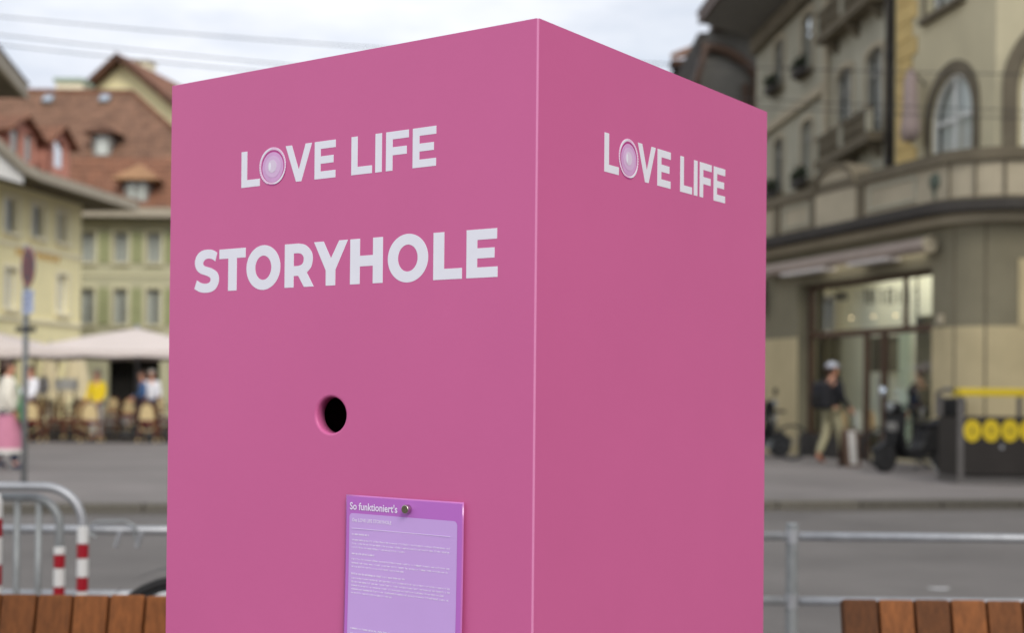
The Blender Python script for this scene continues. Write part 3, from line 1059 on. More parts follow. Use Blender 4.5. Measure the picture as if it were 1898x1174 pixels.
cw = []
for px, w_, (t1, b1), (t2, b2) in ((20, .86, (368, 432), (497, 573)), (70, .86, (380, 441), None or (0, 0)), (115, .84, (394, 451), (510, 582))):
    u, zt = on_front(px, t1)
    _, zb = on_front(px, b1)
    cw.append((rect(u - w_ / 2, u + w_ / 2, zb, zt), 1))
    if t2:
        u, zt = on_front(px, t2)
        _, zb = on_front(px, b2)
        cw.append((rect(u - w_ / 2, u + w_ / 2, zb, zt), 2))
wtop = at(242, 389, 53.2).z + .05
for u in (1.2, 3.4, 5.4):
    cw.append((rect(u, u + .86, 6.75, 8.0), 1))
    cw.append((rect(u, u + .86, 4.1, 5.6), 2))
z_sh = on_front(100, 660)[1]
op = [arch(on_front(-4, 700)[0], on_front(37, 700)[0], PV + .1, z_sh + .1, rise=.5), arch(on_front(62, 700)[0], on_front(76, 700)[0], PV + .1, z_sh, rise=.3), arch(on_front(104, 700)[0], on_front(117, 700)[0], PV + .1, z_sh, rise=.3)]
MB(YF).sheet([rect(0, LEN, PV - .05, wtop)] + [c[0] for c in cw] + op, 0, .2).build('wall', M['cream'], ch_)
MB(YF).box(LEN - .2, LEN, .003, 10, PV, wtop).build('side_wall', M['cream'], ch_)
MB(YF).box(0, .2, .003, 10, PV, wtop).build('side_wall', M['cream'], ch_)
dark_back(ch_, YF, [(.6, LEN - .8, PV, wtop - .4)], 1.2)
for o_, row in cw:
    window(ch_, YF, o_, depth=.18, bar=.05, curtain=.8 if row == 2 else .5, surround=.13, surround_m='cream_trim', sill_m='cream_trim')
for z0, z1, d_ in ((on_front(140, 606)[1], on_front(140, 600)[1], .08), (on_front(140, 480)[1], on_front(140, 474)[1], .06)):
    MB(YF).box(0, LEN + .02, -d_, -.003, z0, z1).build('string_course', M['cream_trim'], ch_)
ua, zl = on_front(30, 474)
ub, _ = on_front(112, 486)
u = ua
zl = on_front(60, 478)[1] - .02
for k in range(11):                                     # gilt house lettering, too blurred to read
    w_ = (.16, .12, .2, .15)[k % 4]
    gb = MB(YF)
    gb.box(u, u + .045, -.06, -.012, zl, zl + .24)
    gb.box(u + .047, u + w_, -.06, -.012, zl + (0.2 if k % 3 else .1), zl + (.24 if k % 3 else .14))
    gb.build('gilt_letter', M['gold'], ch_)
    u += (ub - ua) / 11
OV = 1.5
fz0 = at(242, 389, 53.2).z
fz1 = fz0 + .34
# eave: straight along the far end, swept up near the camera
us = [-3.0, -1.0, 1.0, 2.5, 3.6, 4.6, 5.4, 6.0, 7.0, 10.0, LEN + OV]


def lift(u):
    return 0 if u > 6.2 else min(2.4, (6.2 - u) * .30)


fa = MB(YF)
so, sw_, wh = MB(YF), MB(YF), MB(YF)
for i in range(len(us) - 1):
    a, b = us[i], us[i + 1]
    za, zb = lift(a), lift(b)
    fa.prism([(a, -OV - .1, fz0 + za), (b, -OV - .1, fz0 + zb), (b, -OV - .1, fz1 + zb), (a, -OV - .1, fz1 + za)], (0, .1, 0))
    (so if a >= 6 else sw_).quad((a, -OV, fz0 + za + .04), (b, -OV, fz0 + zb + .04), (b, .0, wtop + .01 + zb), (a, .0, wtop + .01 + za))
    if a < 5.5:
        wh.add([(a, -OV + .06, fz0 - .25), (b, -OV + .06, fz0 - .25), (b, -OV + .06, fz0 + .02 + zb), (a, -OV + .06, fz0 + .02 + za)], [(0, 1, 2, 3)])
fa.box(LEN + OV, LEN + OV + .1, -OV - .1, 11.5, fz0, fz1)
fa.build('fascia', M['eave'], ch_)
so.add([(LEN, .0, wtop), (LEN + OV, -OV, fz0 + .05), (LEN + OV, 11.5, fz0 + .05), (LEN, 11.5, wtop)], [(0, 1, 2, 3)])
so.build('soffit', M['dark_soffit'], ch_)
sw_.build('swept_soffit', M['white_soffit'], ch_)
wh.build('soffit_board', M['white_soffit'], ch_)
rf = MB(YF)
e0 = LEN + OV + .1
PROF = [(-OV - .1, fz1), (.7, fz1 + .55), (2.2, fz1 + 2.5), (5.5, fz1 + 3.2)]     # flared foot, steep slope, flat top
for k in range(3):
    (na, za_), (nb_, zb_) = PROF[k], PROF[k + 1]
    for i in range(len(us) - 1):
        a, b = us[i], us[i + 1]
        la, lb = (lift(a), lift(b)) if k == 0 else (0, 0)
        if i == len(us) - 2:
            b0, b1 = LEN - na, LEN - nb_
        else:
            b0 = b1 = b
        rf.add([(a, na, za_ + la), (b0, na, za_ + lb), (b1, nb_, zb_), (a, nb_, zb_)], [(0, 1, 2, 3)])
    rf.add([(LEN - na, na, za_), (LEN - na, 12, za_), (LEN - nb_, 12, zb_), (LEN - nb_, nb_, zb_)], [(0, 1, 2, 3)])
rf.build('roof', M['roof_dark'], ch_)
MB(YF).tube([(LEN - n_, n_, z_ + .02) for n_, z_ in PROF[:3]], .09, 6).build('hip_tiles', M['roof'], ch_)


def pink_dormer(px0, px1, pyb, pyt, nwin):
    """dormer on the front slope, placed by the foot of its face"""
    n0 = .55
    d0 = (px0 + px1) / 2

    def on_plane(px, py, n):
        d = ray(px, py)
        A = YO - yn * n
        k = (A.x * yn.x + A.y * yn.y) / (d.x * yn.x + d.y * yn.y)
        q = Vector((0, 0, CAMH)) + d * k
        return (q - YO).dot(yd) + LEN, q.z
    a, zb = on_plane(px0, pyb, n0)
    b, _ = on_plane(px1, pyb, n0)
    _, zt = on_plane(d0, pyt, n0)
    zb -= .2
    he = zb + (zt - zb) * .72
    m = (a + b) / 2
    wl = []
    for k in range(nwin):
        x0 = a + (b - a) * (k + .22) / nwin
        x1 = a + (b - a) * (k + .78) / nwin
        wl.append(rect(x0, x1, zb + .45, he - .05))
    d = MB(YF)
    d.sheet([[(a, zb), (b, zb), (b, he), (m, zt - .1), (a, he)]] + wl, n0, .1)
    d.box(a, a + .06, n0 + .1, n0 + 1.5, zb, he)
    d.box(b - .06, b, n0 + .1, n0 + 1.5, zb, he)
    dd = d.build('dormer', M['pink_dormer'], ch_)
    for w_ in wl:
        x0, x1, z0, z1 = w_[0][0], w_[1][0], w_[0][1], w_[2][1]
        MB(YF).quad((x0, n0 + .08, z0), (x1, n0 + .08, z0), (x1, n0 + .08, z1), (x0, n0 + .08, z1)).build('pane', M['glass'], dd)
        MB(YF).box(x0 + .03, x1 - .03, n0 + .1, n0 + .13, z0 + .02, z1 - .05).build('curtain', M['curtain'], dd)
    h = MB(YF)
    for sgn in (-1, 1):
        e_ = (b - a) / 2 + .3
        h.prism([(m, n0 - .3, zt), (m + sgn * e_, n0 - .3, zt - (zt - he) * 1.25), (m + sgn * e_, n0 - .3, zt - (zt - he) * 1.25 - .1), (m, n0 - .3, zt - .1)], (0, 2.1, 0))
    h.build('hood', M['roof_orange'], dd)


pink_dormer(14, 66, 300, 212, 2)
pink_dormer(92, 128, 318, 232, 1)

# --- house at the extreme left, only the corner of its roof in view
dh = thing('corner_roof_house', (-18, 36, PV), 'dark-roofed house at the top left corner with pale eave board', 'house')
c0 = at(52, 184, 38.0)
c1 = at(-2, 143, 34.0)
dv = (c1 - c0)
dv.z = 0
dv.normalize()
DF = frame((c0.x, c0.y, 0), (dv.x, dv.y), (-1, 0))
ez0 = c0.z
b = MB()
b.box(c0.x - 12, c0.x - 2.2, 26, 36.5, PV, ez0 + .1)
b.build('wall', M['cream_trim'], dh)
b = MB(DF)
b.box(0, 14, 0, .1, ez0, ez0 + .42)
b.build('eave_board', M['eave'], dh)
b = MB(DF)
b.box(0.02, 14, .1, 3.5, ez0 + .02, ez0 + .07)
b.build('soffit', M['dark_soffit'], dh)
b = MB(DF)
b.add([(-.1, -.05, ez0 + .43), (14, -.05, ez0 + .43), (14, 6, ez0 + 6.2), (5.5, 6, ez0 + 6.2), (-.1, 12, ez0 + .43)], [(0, 1, 2, 3), (0, 3, 4)])
b.build('roof', M['roof_dark'], dh)


# ================================================================== CAFE
def big_parasol(c, half, ez, az, label, group):
    t = thing('parasol', (c[0], c[1], PV), label, 'parasol', group)
    k = MB(Matrix.Translation((c[0], c[1], 0)))
    n = 6
    vs, fs = [], []
    cor = [(-half, -half), (half, -half), (half, half), (-half, half)]
    for s in range(4):
        a, b_ = Vector(cor[s]), Vector(cor[(s + 1) % 4])
        base = len(vs)
        for i in range(n + 1):
            for j in range(n + 1):
                f = i / n
                q = a.lerp(b_, j / n) * (1 - f)
                sag = .02 * sin(pi * f) - .05 * sin(pi * j / n) * (1 - f)
                vs.append((q.x, q.y, ez + (az - ez) * f + sag))
        fs += [(base + i * (n + 1) + j, base + i * (n + 1) + j + 1, base + (i + 1) * (n + 1) + j + 1, base + (i + 1) * (n + 1) + j) for i in range(n) for j in range(n)]
        base = len(vs)
        for j in range(n + 1):
            q = a.lerp(b_, j / n)
            sag = -.05 * sin(pi * j / n)
            vs += [(q.x, q.y, ez + sag), (q.x, q.y, ez - .17 - .03 * (j % 2))]
        fs += [(base + 2 * j, base + 2 * j + 2, base + 2 * j + 3, base + 2 * j + 1) for j in range(n)]
    k.add(vs, fs)
    k.build('canopy', M['canvas'], t)
    p = MB(Matrix.Translation((c[0], c[1], 0)))
    p.lathe([(.045, PV + .06), (.045, az - .05), (.07, az - .04), (.05, az + .08), (0, az + .1)], n=12)
    p.build('pole', M['galv'], t, smooth=True)
    p = MB(Matrix.Translation((c[0], c[1], 0)))
    p.box(-.4, .4, -.4, .4, PV, PV + .1)
    p.lathe([(.12, PV + .1), (.1, PV + .3), (.06, PV + .36)], n=12)
    p.build('base', M['dark_metal'], t)
    for x, y in cor:
        MB(Matrix.Translation((c[0], c[1], 0))).tube([(x * .97, y * .97, ez - .03), (x * .5, y * .5, (ez + az) / 2 - .2), (0, 0, az - .2)], .018, 6).build('rib', M['dark_metal'], t)
    return t


pc = at(254, 655, 33.0)
big_parasol((pc.x, 33.0), 2.0, at(240, 655, 31.0).z + .1, at(240, 609, 33.0).z, 'pale parasol over the cafe terrace, right next to the pink booth', 'parasols on the cafe terrace')
pc2 = at(-34, 655, 34.0)
big_parasol((pc2.x, 34.0), 1.95, at(0, 655, 32.1).z + .1, at(0, 611, 34.0).z, 'pale parasol behind the round sign, cut off by the left edge', 'parasols on the cafe terrace')


def furled(px, y, label, wd):
    c = ground_at(px, 800)
    c = at(px, 700, y)
    t = thing('closed_parasol', (c.x, y, PV), label, 'parasol', 'closed cream parasols')
    k = MB(Matrix.Translation((c.x, y, 0)))
    n = 16
    prof = [(.05, 2.62), (.10, 2.5), (wd * .55, 2.0), (wd * .8, 1.45), (wd, 1.02)]
    vs, fs = [], []
    for i, (r, z) in enumerate(prof):
        for j in range(n):
            rr = r * (1 + .16 * (j % 2))
            vs.append((rr * cos(2 * pi * j / n), rr * sin(2 * pi * j / n), z))
    for i in range(len(prof) - 1):
        fs += [(i * n + j, i * n + (j + 1) % n, (i + 1) * n + (j + 1) % n, (i + 1) * n + j) for j in range(n)]
    k.add(vs, fs)
    k.build('canopy', M['canvas_cream'], t)
    k = MB(Matrix.Translation((c.x, y, 0)))
    k.lathe([(.03, PV + .08), (.03, 2.7), (0, 2.74)], n=10)
    k.build('pole', M['galv_dark'], t)
    MB(Matrix.Translation((c.x, y, 0))).lathe([(.3, PV), (.3, PV + .07), (.05, PV + .1)], n=16).build('base', M['dark_metal'], t)


furled(142, 39.0, 'closed cream parasol standing left of the yellow-shirted person', .42)
furled(92, 40.0, 'closed cream parasol standing behind the person in white shirt', .30)


MB().box(-27, -7.5, 30.55, 46, PV - .01, PV + .02).build('terrace_shade_sheet', M['shade_sheet'])['kind'] = 'structure'  # added dark sheet, stands in for shade between chair and table legs


# bistro chair: built once, copied
def bistro_chair():
    t = thing('bistro_chair', (0, 0, 0), '', 'chair', 'rattan chairs on the cafe terrace')
    s = MB()
    s.lathe([(0, .455), (.19, .46), (.215, .445), (.21, .425), (0, .42)], n=18)
    s.build('seat', M['red_seat'], t, smooth=True)
    rg = MB()
    rg.tube([(.215 * cos(a), .215 * sin(a), .41) for a in [2 * pi * i / 18 for i in range(18)]], .017, 6, closed=True)
    rg.build('seat_ring', M['rattan'], t, smooth=True)
    # back: rounded woven panel inside a bent cane frame
    pts = []
    for i in range(15):
        a = pi * i / 14
        pts.append((.205 * cos(a), .64 + .26 * sin(a) if 0 < i < 14 else .64))
    fr = [(.19, -.17, .42)] + [(x, -.21 - .05 * (z - .6), z) for x, z in pts] + [(-.19, -.17, .42)]
    MB().tube(fr, .019, 7).build('back_frame', M['rattan'], t, smooth=True)
    bp = MB()
    lp = [(x * .76, .52 + (z - .52) * .93) for x, z in pts] + [(-.17, .5), (.17, .5)]
    bp.prism([(x, -.20 - .05 * (z - .6), z) for x, z in lp], (0, .018, 0))
    bp.build('backrest', M['weave'], t)
    for sx in (-1, 1):
        for sy in (-1, 1):
            MB().tube([(sx * .16, sy * .15, .41), (sx * .19, sy * .19, .2), (sx * .205, sy * .22, .015)], [.02, .018, .017], 7).build('leg', M['rattan'], t, smooth=True)
            MB().lathe([(.024, 0), (.026, .03), (.022, .07)], c=(sx * .205, sy * .22, 0), n=8).build('foot', M['weave'], t, smooth=True)
    for sx in (-1, 1):
        MB().tube([(sx * .18, -.17, .24), (sx * .18, .17, .24)], .011, 6).build('stretcher', M['rattan'], t)
    MB().tube([(-.17, -.19, .36), (-.1, -.2, .27), (0, -.2, .235), (.1, -.2, .27), (.17, -.19, .36)], .012, 6).build('apron_hoop', M['weave'], t)
    return t


def cafe_table():
    t = thing('cafe_table', (0, 0, 0), '', 'table', 'round tables on the cafe terrace')
    MB().lathe([(0, .72), (.33, .72), (.34, .735), (.33, .75), (0, .75)], n=24).build('table_top', M['table_top'], t)
    MB().lathe([(.035, .05), (.03, .719)], n=12).build('column', M['black'], t)
    MB().lathe([(.24, .0), (.24, .02), (.06, .05), (.036, .06)], n=20).build('base', M['black'], t)
    return t


chairs = [(62, 819, 0, 'rattan chair with its cream back turned to us beside the sign pole'),
          (103, 812, -70, 'rattan chair turned sideways between the sign pole and the cafe tables'),
          (170, 819, 4, 'rattan chair with cream back to us below the yellow-shirted person'),
          (201, 810, -60, 'rattan chair turned sideways left of the parasol pole'),
          (277, 820, -3, 'rattan chair with cream back to us, nearest the pink booth'),
          (303, 811, -65, 'rattan chair half hidden by the edge of the pink booth'),
          (131, 796, 150, 'rattan chair facing us behind a dark table, below the closed parasol'),
          (84, 794, 185, 'rattan chair facing us at the back, just right of the sign pole'),
          (232, 797, 170, 'rattan chair facing us behind the parasol pole'),
          (20, 818, 0, 'rattan chair with cream back hidden behind the walker in pink'),
          (158, 790, 200, 'rattan chair facing us at the back, below the yellow-shirted person'),
          (113, 786, 10, 'rattan chair in the back row between the two closed parasols'),
          (205, 787, 175, 'rattan chair in the back row in front of the dark doorway'),
          (256, 788, 20, 'rattan chair in the back row just right of the parasol pole'),
          (292, 790, 190, 'rattan chair in the back row next to the booth edge'),
          (66, 788, 160, 'rattan chair in the back row below the person in white shirt'),
          (140, 814, 60, 'rattan chair turned sideways in front of the closed parasol')]
ch0 = None
for px, py, a, lab in chairs:
    q = ground_at(px, py, PV + .02)
    q.z = PV + .02
    if ch0 is None:
        ch0 = bistro_chair()
        ch0.location = q
        ch0.rotation_euler.z = radians(a)
        ch0['label'] = lab
    else:
        dup(ch0, q, radians(a), lab)
tb0 = None
for px, py, lab in ((118, 806, 'dark round table between the two left-hand rattan chairs'), (222, 806, 'dark round table left of the parasol foot'),
                    (292, 808, 'dark round table beside the pink booth'), (45, 806, 'dark round table behind the sign pole'), (150, 803, 'dark round table below the closed parasol'), (190, 792, 'dark round table in the back row left of the doorway'), (270, 795, 'dark round table in the back row right of the parasol pole'), (98, 790, 'dark round table in the back row by the left closed parasol')):
    q = ground_at(px, py, PV + .02)
    q.z = PV + .02
    if tb0 is None:
        tb0 = cafe_table()
        tb0.location = q
        tb0['label'] = lab
    else:
        dup(tb0, q, 0, lab)

# lantern and menu board on the terrace
q = at(80, 715, 35.5)
t = thing('lantern', (q.x, q.y, PV), 'white globe lantern on a post behind the person in white shirt', 'lamp')
MB().ball((q.x, q.y, q.z), .16, .16, .26).build('globe', M['glow_white'], t, smooth=True)
MB(Matrix.Translation((q.x, q.y, 0))).lathe([(.16, PV), (.16, PV + .03), (.02, PV + .05), (.02, q.z - .2)], n=12).build('post', M['dark_metal'], t)
q = at(123, 713, 35.0)
t = thing('menu_board', (q.x, q.y, PV), 'white menu board on a stand in front of the closed parasol', 'board')
MB().box(q.x - .3, q.x + .3, q.y - .02, q.y + .02, q.z - .15, q.z + .15).build('board', M['white_wood'], t)
for s in (-.2, .2):
    MB().box(q.x + s - .02, q.x + s + .02, q.y + .021, q.y + .05, PV, q.z + .1).build('leg', M['black'], t)


# ================================================================== PEOPLE
def skin_mesh(name, verts, edges, radii, root, material, parent, sub=1, org=(0, 0, 0)):
    me = bpy.data.meshes.new(name)
    me.from_pydata(verts, edges, [])
    o = bpy.data.objects.new(name, me)
    COL.objects.link(o)
    md = o.modifiers.new('skin', 'SKIN')
    md.use_smooth_shade = True
    sl = me.skin_vertices[0].data
    for i, r in enumerate(radii):
        sl[i].radius = r if isinstance(r, tuple) else (r, r)
        sl[i].use_root = (i == root)
    ss = o.modifiers.new('subdivision', 'SUBSURF')
    ss.levels = ss.render_levels = sub
    bpy.context.view_layer.update()
    ev = bpy.data.meshes.new_from_object(o.evaluated_get(bpy.context.evaluated_depsgraph_get()))
    bpy.data.objects.remove(o)
    ev.materials.clear()
    ev.materials.append(material)
    ev.polygons.foreach_set('use_smooth', [True] * len(ev.polygons))
    r = bpy.data.objects.new(name, ev)
    COL.objects.link(r)
    r.parent = parent
    return r


def person(loc, rz, H, label, top='white_cloth', legs='black_cloth', shoes='black', hair='hair_brown', long_hair=False, stride=0.0, arms=(0.0, 0.0),
           elbow=(0.12, 0.12), skirt=None, cap=None, bulk=0.0, sleeves=True):
    t = thing('person', loc, label, 'person', rz=rz)
    k = H / 1.75
    V = lambda x, y, z: (x * k, y * k, z * k)
    v, e, r = [], [], []

    def add(p, rad, par=None):
        v.append(V(*p))
        r.append(tuple(q * k for q in rad) if isinstance(rad, tuple) else rad * k)
        if par is not None:
            e.append((par, len(v) - 1))
        return len(v) - 1
    pel = add((0, 0, .95), (.135, .10))
    sp = add((0, .005, 1.12), (.12, .095), pel)
    chv = add((0, .0, 1.32), (.145, .11), sp)
    nb = add((0, -.005, 1.46), (.06, .06), chv)
    nk = add((0, .005, 1.53), (.05, .052), nb)
    hb = add((0, .022, 1.60), (.062, .075), nk)
    hd = add((0, .020, 1.665), (.074, .092), hb)
    add((0, .012, 1.735), (.045, .055), hd)
    add((0, .122, 1.625), (.012, .014), hb)               # nose
    P = {}
    for s, nm in ((-1, 'l'), (1, 'r')):
        sw = stride * s
        hp_ = (s * .085, 0, .90)
        kn_ = (s * .095, .02 + sw * .45 + abs(sw) * .10, .50)
        an_ = (s * .095, sw - .02, .085 + (0.07 if sw < 0 else 0))
        to_ = (s * .105, sw + .13, .035 + (0.0 if sw < 0 else .0))
        a = add(hp_, .085, pel)
        b_ = add(kn_, .056, a)
        c = add(an_, .04, b_)
        add(to_, (.04, .028), c)
        sh_ = (s * .175, -.005, 1.41)
        ar = arms[0 if s < 0 else 1]
        eb = elbow[0 if s < 0 else 1]
        el_ = (s * .215, ar * .27 - .02, 1.14 + abs(ar) * .04)
        wr_ = (s * .215 - s * .02, el_[1] + eb, el_[2] - sqrt(max(.01, .25 ** 2 - eb ** 2)))
        dv_ = (Vector(wr_) - Vector(el_)).normalized()
        pa_ = Vector(wr_) + dv_ * .075
        a2 = add(sh_, .056, chv)
        b2 = add(el_, .042, a2)
        c2 = add(wr_, .028, b2)
        d2 = add(tuple(pa_), (.020, .036), c2)
        side = Vector((0, 1, 0)) - dv_ * dv_.y
        side.normalize()
        inn = Vector((-s, 0, 0))
        for i, ln_ in enumerate((.062, .074, .070, .056)):
            base = pa_ + side * (.027 - .018 * i) + dv_ * .012
            m1 = base + dv_ * ln_ * .55 + inn * .008
            m2 = m1 + dv_ * ln_ * .5 + inn * .018
            f0 = add(tuple(base), .010, d2)
            f1 = add(tuple(m1), .0088, f0)
            add(tuple(m2), .0075, f1)
        tb = Vector(wr_) + dv_ * .03 + side * .03
        f0 = add(tuple(tb), .012, c2)
        add(tuple(tb + side * .028 + dv_ * .035 + inn * .01), .009, f0)
        P[nm] = dict(hip=hp_, knee=kn_, ankle=an_, toe=to_, sh=sh_, el=el_, wr=wr_, palm=tuple(pa_))
    skin_mesh('body', v, e, r, pel, M['skin'], t)
    for s in (-1, 1):
        MB().ball(V(s * .032, .103, 1.655), .011 * k, n=8, k=5).build('eye', M['black'], t, local=True)
        MB().ball(V(s * .083, .008, 1.64), .012 * k, .026 * k, .034 * k, n=8, k=5).build('ear', M['skin'], t, smooth=True, local=True)

    def cloth(name, pts, eds, rad, root, m, sub=1):
        return skin_mesh(name, [V(*q) for q in pts], eds, [tuple(a * k for a in (q if isinstance(q, tuple) else (q, q))) for q in rad], root, M[m], t, sub)
    B = bulk
    pts = [(0, 0, .90), (0, .005, 1.12), (0, 0, 1.34), (0, -.004, 1.455)]
    rad = [(.165 + B, .13 + B), (.152 + B, .125 + B), (.168 + B, .135 + B * .8), (.075 + B * .4, .07 + B * .4)]
    ed = [(0, 1), (1, 2), (2, 3)]
    for nm in 'lr':
        d = P[nm]
        n0 = len(pts)
        pts += [(d['sh'][0], d['sh'][1], d['sh'][2]), d['el'], tuple(Vector(d['el']).lerp(Vector(d['wr']), .93 if sleeves else .12))]
        rad += [.072 + B * .7, .058 + B * .7, .046 + B * .5]
        ed += [(2, n0), (n0, n0 + 1), (n0 + 1, n0 + 2)]
    cloth('top', pts, ed, rad, 1, top)
    if skirt:
        sk = MB()
        n = 20
        vs, fs = [], []
        for i, (z, rx, ry_) in enumerate(((.98, .155, .125), (.8, .2, .17), (.55, .235, .215), (.30, .255, .25))):
            for j in range(n):
                a = 2 * pi * j / n
                f = 1 + .05 * i / 3 * (1 if j % 2 else -1)
                vs.append(V(rx * f * cos(a), ry_ * f * sin(a), z))
        for i in range(3):
            fs += [(i * n + j, i * n + (j + 1) % n, (i + 1) * n + (j + 1) % n, (i + 1) * n + j) for j in range(n)]
        sk.add(vs, fs)
        skm = sk.build('skirt', M[skirt], None, smooth=True)
        skm.parent = t
        hm = MB()
        hm.add([V(.262 * (1 + .05 * (1 if j % 2 else -1)) * cos(2 * pi * j / n), .257 * (1 + .05 * (1 if j % 2 else -1)) * sin(2 * pi * j / n), z) for z in (.335, .27) for j in range(n)],
               [(j, (j + 1) % n, (j + 1) % n + n, j + n) for j in range(n)])
        hmo = hm.build('hem', M['curtain'], None, smooth=True)
        hmo.parent = skm
    pts, rad, ed = [(0, 0, .97)], [(.15, .118)], []
    for nm in 'lr':
        d = P[nm]
        n0 = len(pts)
        pts += [d['hip'], d['knee'], (d['ankle'][0], d['ankle'][1], d['ankle'][2] + .02)]
        rad += [.104, .078, .062]
        ed += [(0, n0), (n0, n0 + 1), (n0 + 1, n0 + 2)]
    cloth('trousers', pts, ed, rad, 0, legs)
    for nm in 'lr':
        d = P[nm]
        q = Vector(d['ankle'])
        to = Vector(d['toe'])
        cloth('shoe', [(q.x, q.y - .035, q.z - .035), (q.x, q.y + .04, q.z - .035), (to.x, to.y, to.z + .006), (q.x, q.y - .01, q.z + .01)], [(0, 1), (1, 2), (1, 3)], [(.040, .042), (.045, .042), (.042, .030), (.046, .046)], 1, shoes)
    h = MB()
    h.ball(V(0, -.012, 1.675), .092 * k, .108 * k, .096 * k, n=16, k=10, z0=-.05)
    h.ball(V(0, -.04, 1.65), .088 * k, .085 * k, .105 * k, n=14, k=8)
    if long_hair:
        h.ball(V(0, -.065, 1.53), .085 * k, .05 * k, .17 * k, n=14, k=8)
    h.build('hair', M[hair], t, smooth=True, local=True)
    if cap:
        c = MB()
        c.ball(V(0, -.002, 1.69), .104 * k, .122 * k, .10 * k, n=18, k=8, z0=0.0)
        c.prism([V(x, y, 1.695) for x, y in ((-.08, .09), (.08, .09), (.075, .17), (.03, .20), (-.03, .20), (-.075, .17))], (0, 0, .012 * k))
        c.build('cap', M[cap], t, smooth=True, local=True)
    return t, P, k


def stand(px, py, z=PV):
    q = ground_at(px, py, z)
    q.z = z
    return q


q = stand(13, 871)
person(q, radians(-60), 1.62, 'person in cream fleece jacket and long pink skirt walking at the left edge', top='ecru_cloth', legs='navy_cloth', shoes='navy_cloth',
       hair='hair_brown', skirt='pink_cloth', bulk=.065, stride=.12, arms=(.1, -.1))
bgo = thing('shoulder_bag', q + Vector((.22, -.04, .72)), 'green shoulder bag at the hip of the person in pink skirt', 'bag')
b = MB(Matrix.Translation(q + Vector((.22, -.04, 0))) @ Matrix.Rotation(radians(30), 4, 'Z'))
b.box(-.05, .05, -.14, .14, .72, 1.02)
b.build('pouch', M['green_bag'], bgo, bevel=.03)
b = MB(Matrix.Translation(q + Vector((.22, -.04, 0))) @ Matrix.Rotation(radians(30), 4, 'Z'))
b.tube([(0, -.11, 1.0), (-.06, -.07, 1.2), (-.12, 0, 1.38), (-.06, .07, 1.2), (0, .11, 1.0)], .012, 6)
b.build('strap', M['green_bag'], bgo)

q = at(57, 700, 30.6)
person(Vector((q.x, q.y, PV)), radians(150), 1.72, 'person in white shirt and black trousers standing behind the round sign pole', top='white_cloth', legs='black_cloth', hair='hair_brown', arms=(.3, .3), elbow=(.2, .2))
q = at(180, 700, 31.6)
person(Vector((q.x, q.y, PV)), radians(170), 1.66, 'person in bright yellow top on the cafe terrace', top='yellow_cloth', legs='grey_cloth', hair='hair_grey', arms=(.2, .2), elbow=(.18, .18))
q = at(264, 700, 37)
person(Vector((q.x, q.y, PV)), radians(120), 1.70, 'person in blue shirt standing right of the parasol pole', top='blue_cloth', legs='navy_cloth', hair='hair_brown', arms=(.2, .2), elbow=(.2, .2))
q = at(281, 700, 37.4)
person(Vector((q.x, q.y, PV)), radians(200), 1.74, 'fair-haired person in pale top beside the blue-shirted one', top='white_cloth', legs='navy_cloth', hair='hair_grey', arms=(.2, .2), elbow=(.2, .2))
q = stand(1541, 862)
pr, PP_, pk = person(q, radians(-62), 1.78, 'person with pale cap, black top and olive trousers walking past the shop window', top='black_cloth', legs='olive_cloth', shoes='leather', hair='hair_brown', cap='cap_cloth', stride=.2, arms=(-.25, .25), elbow=(.14, .18))
bp = thing('backpack', q + Vector((0, 0, 1.0)), 'black backpack on the person walking past the shop window', 'backpack')
b = MB(Matrix.Translation(q) @ Matrix.Rotation(radians(-62), 4, 'Z'))
b.box(-.17, .17, -.34, -.13, .98, 1.46)
b.build('pack', M['black_cloth'], bp, bevel=.06, seg=3)
b = MB(Matrix.Translation(q) @ Matrix.Rotation(radians(-62), 4, 'Z'))
b.box(-.12, .12, -.39, -.345, 1.02, 1.26)
b.build('front_pocket', M['black'], bp, bevel=.02)
for s in (-1, 1):
    b = MB(Matrix.Translation(q) @ Matrix.Rotation(radians(-62), 4, 'Z'))
    b.tube([(s * .12, -.14, 1.44), (s * .13, -.05, 1.53), (s * .13, .08, 1.49), (s * .13, .15, 1.36), (s * .14, .10, 1.18), (s * .15, -.13, 1.06)], .018, 6)
    b.build('strap', M['black'], bp)


# ================================================================== STREET FURNITURE ON THE LEFT
def tube_at(px, y):
    return at(px, 721, y).x


# sign pole
SY = 16.0
sx_ = tube_at(46.5, SY)
sp_ = thing('sign_post', (sx_, SY, PV), 'grey post carrying a round red-rimmed sign and a small plate', 'sign')
ztop = at(46, 456, SY).z
MB(Matrix.Translation((sx_, SY, 0))).lathe([(.034, PV), (.034, ztop), (.02, ztop + .015), (0, ztop + .018)], n=16).build('post', M['galv_dark'], sp_, smooth=True)
MB(Matrix.Translation((sx_, SY, 0))).lathe([(.09, PV), (.09, PV + .012), (.036, PV + .03)], n=16).build('foot_plate', M['galv_dark'], sp_)
rs = radians(-52)
SF = Matrix.Translation((sx_, SY, 0)) @ Matrix.Rotation(rs, 4, 'Z')      # the sign's face looks along local -y
zc = at(63, 497, SY).z
R_ = .235
d = MB(SF @ Matrix.Translation((.20, -.05, zc)))
d.lathe([(0, .0), (R_, .0), (R_, .012), (0, .012)], n=32, ax='Y')
dsc = d.build('sign_disc', M['galv_dark'], sp_)
d = MB(SF @ Matrix.Translation((.20, -.05, zc)))
d.solid([ellipse(0, 0, R_ - .004, R_ - .004, 40), ellipse(0, 0, R_ * .78, R_ * .78, 40)], -.004, -.001)
d.build('red_ring', M['sign_red'], dsc)
d = MB(SF @ Matrix.Translation((.20, -.05, zc)))
d.solid([ellipse(0, 0, R_ * .78, R_ * .78, 40)], -.003, -.001)
d.build('blue_field', M['sign_blue'], dsc)
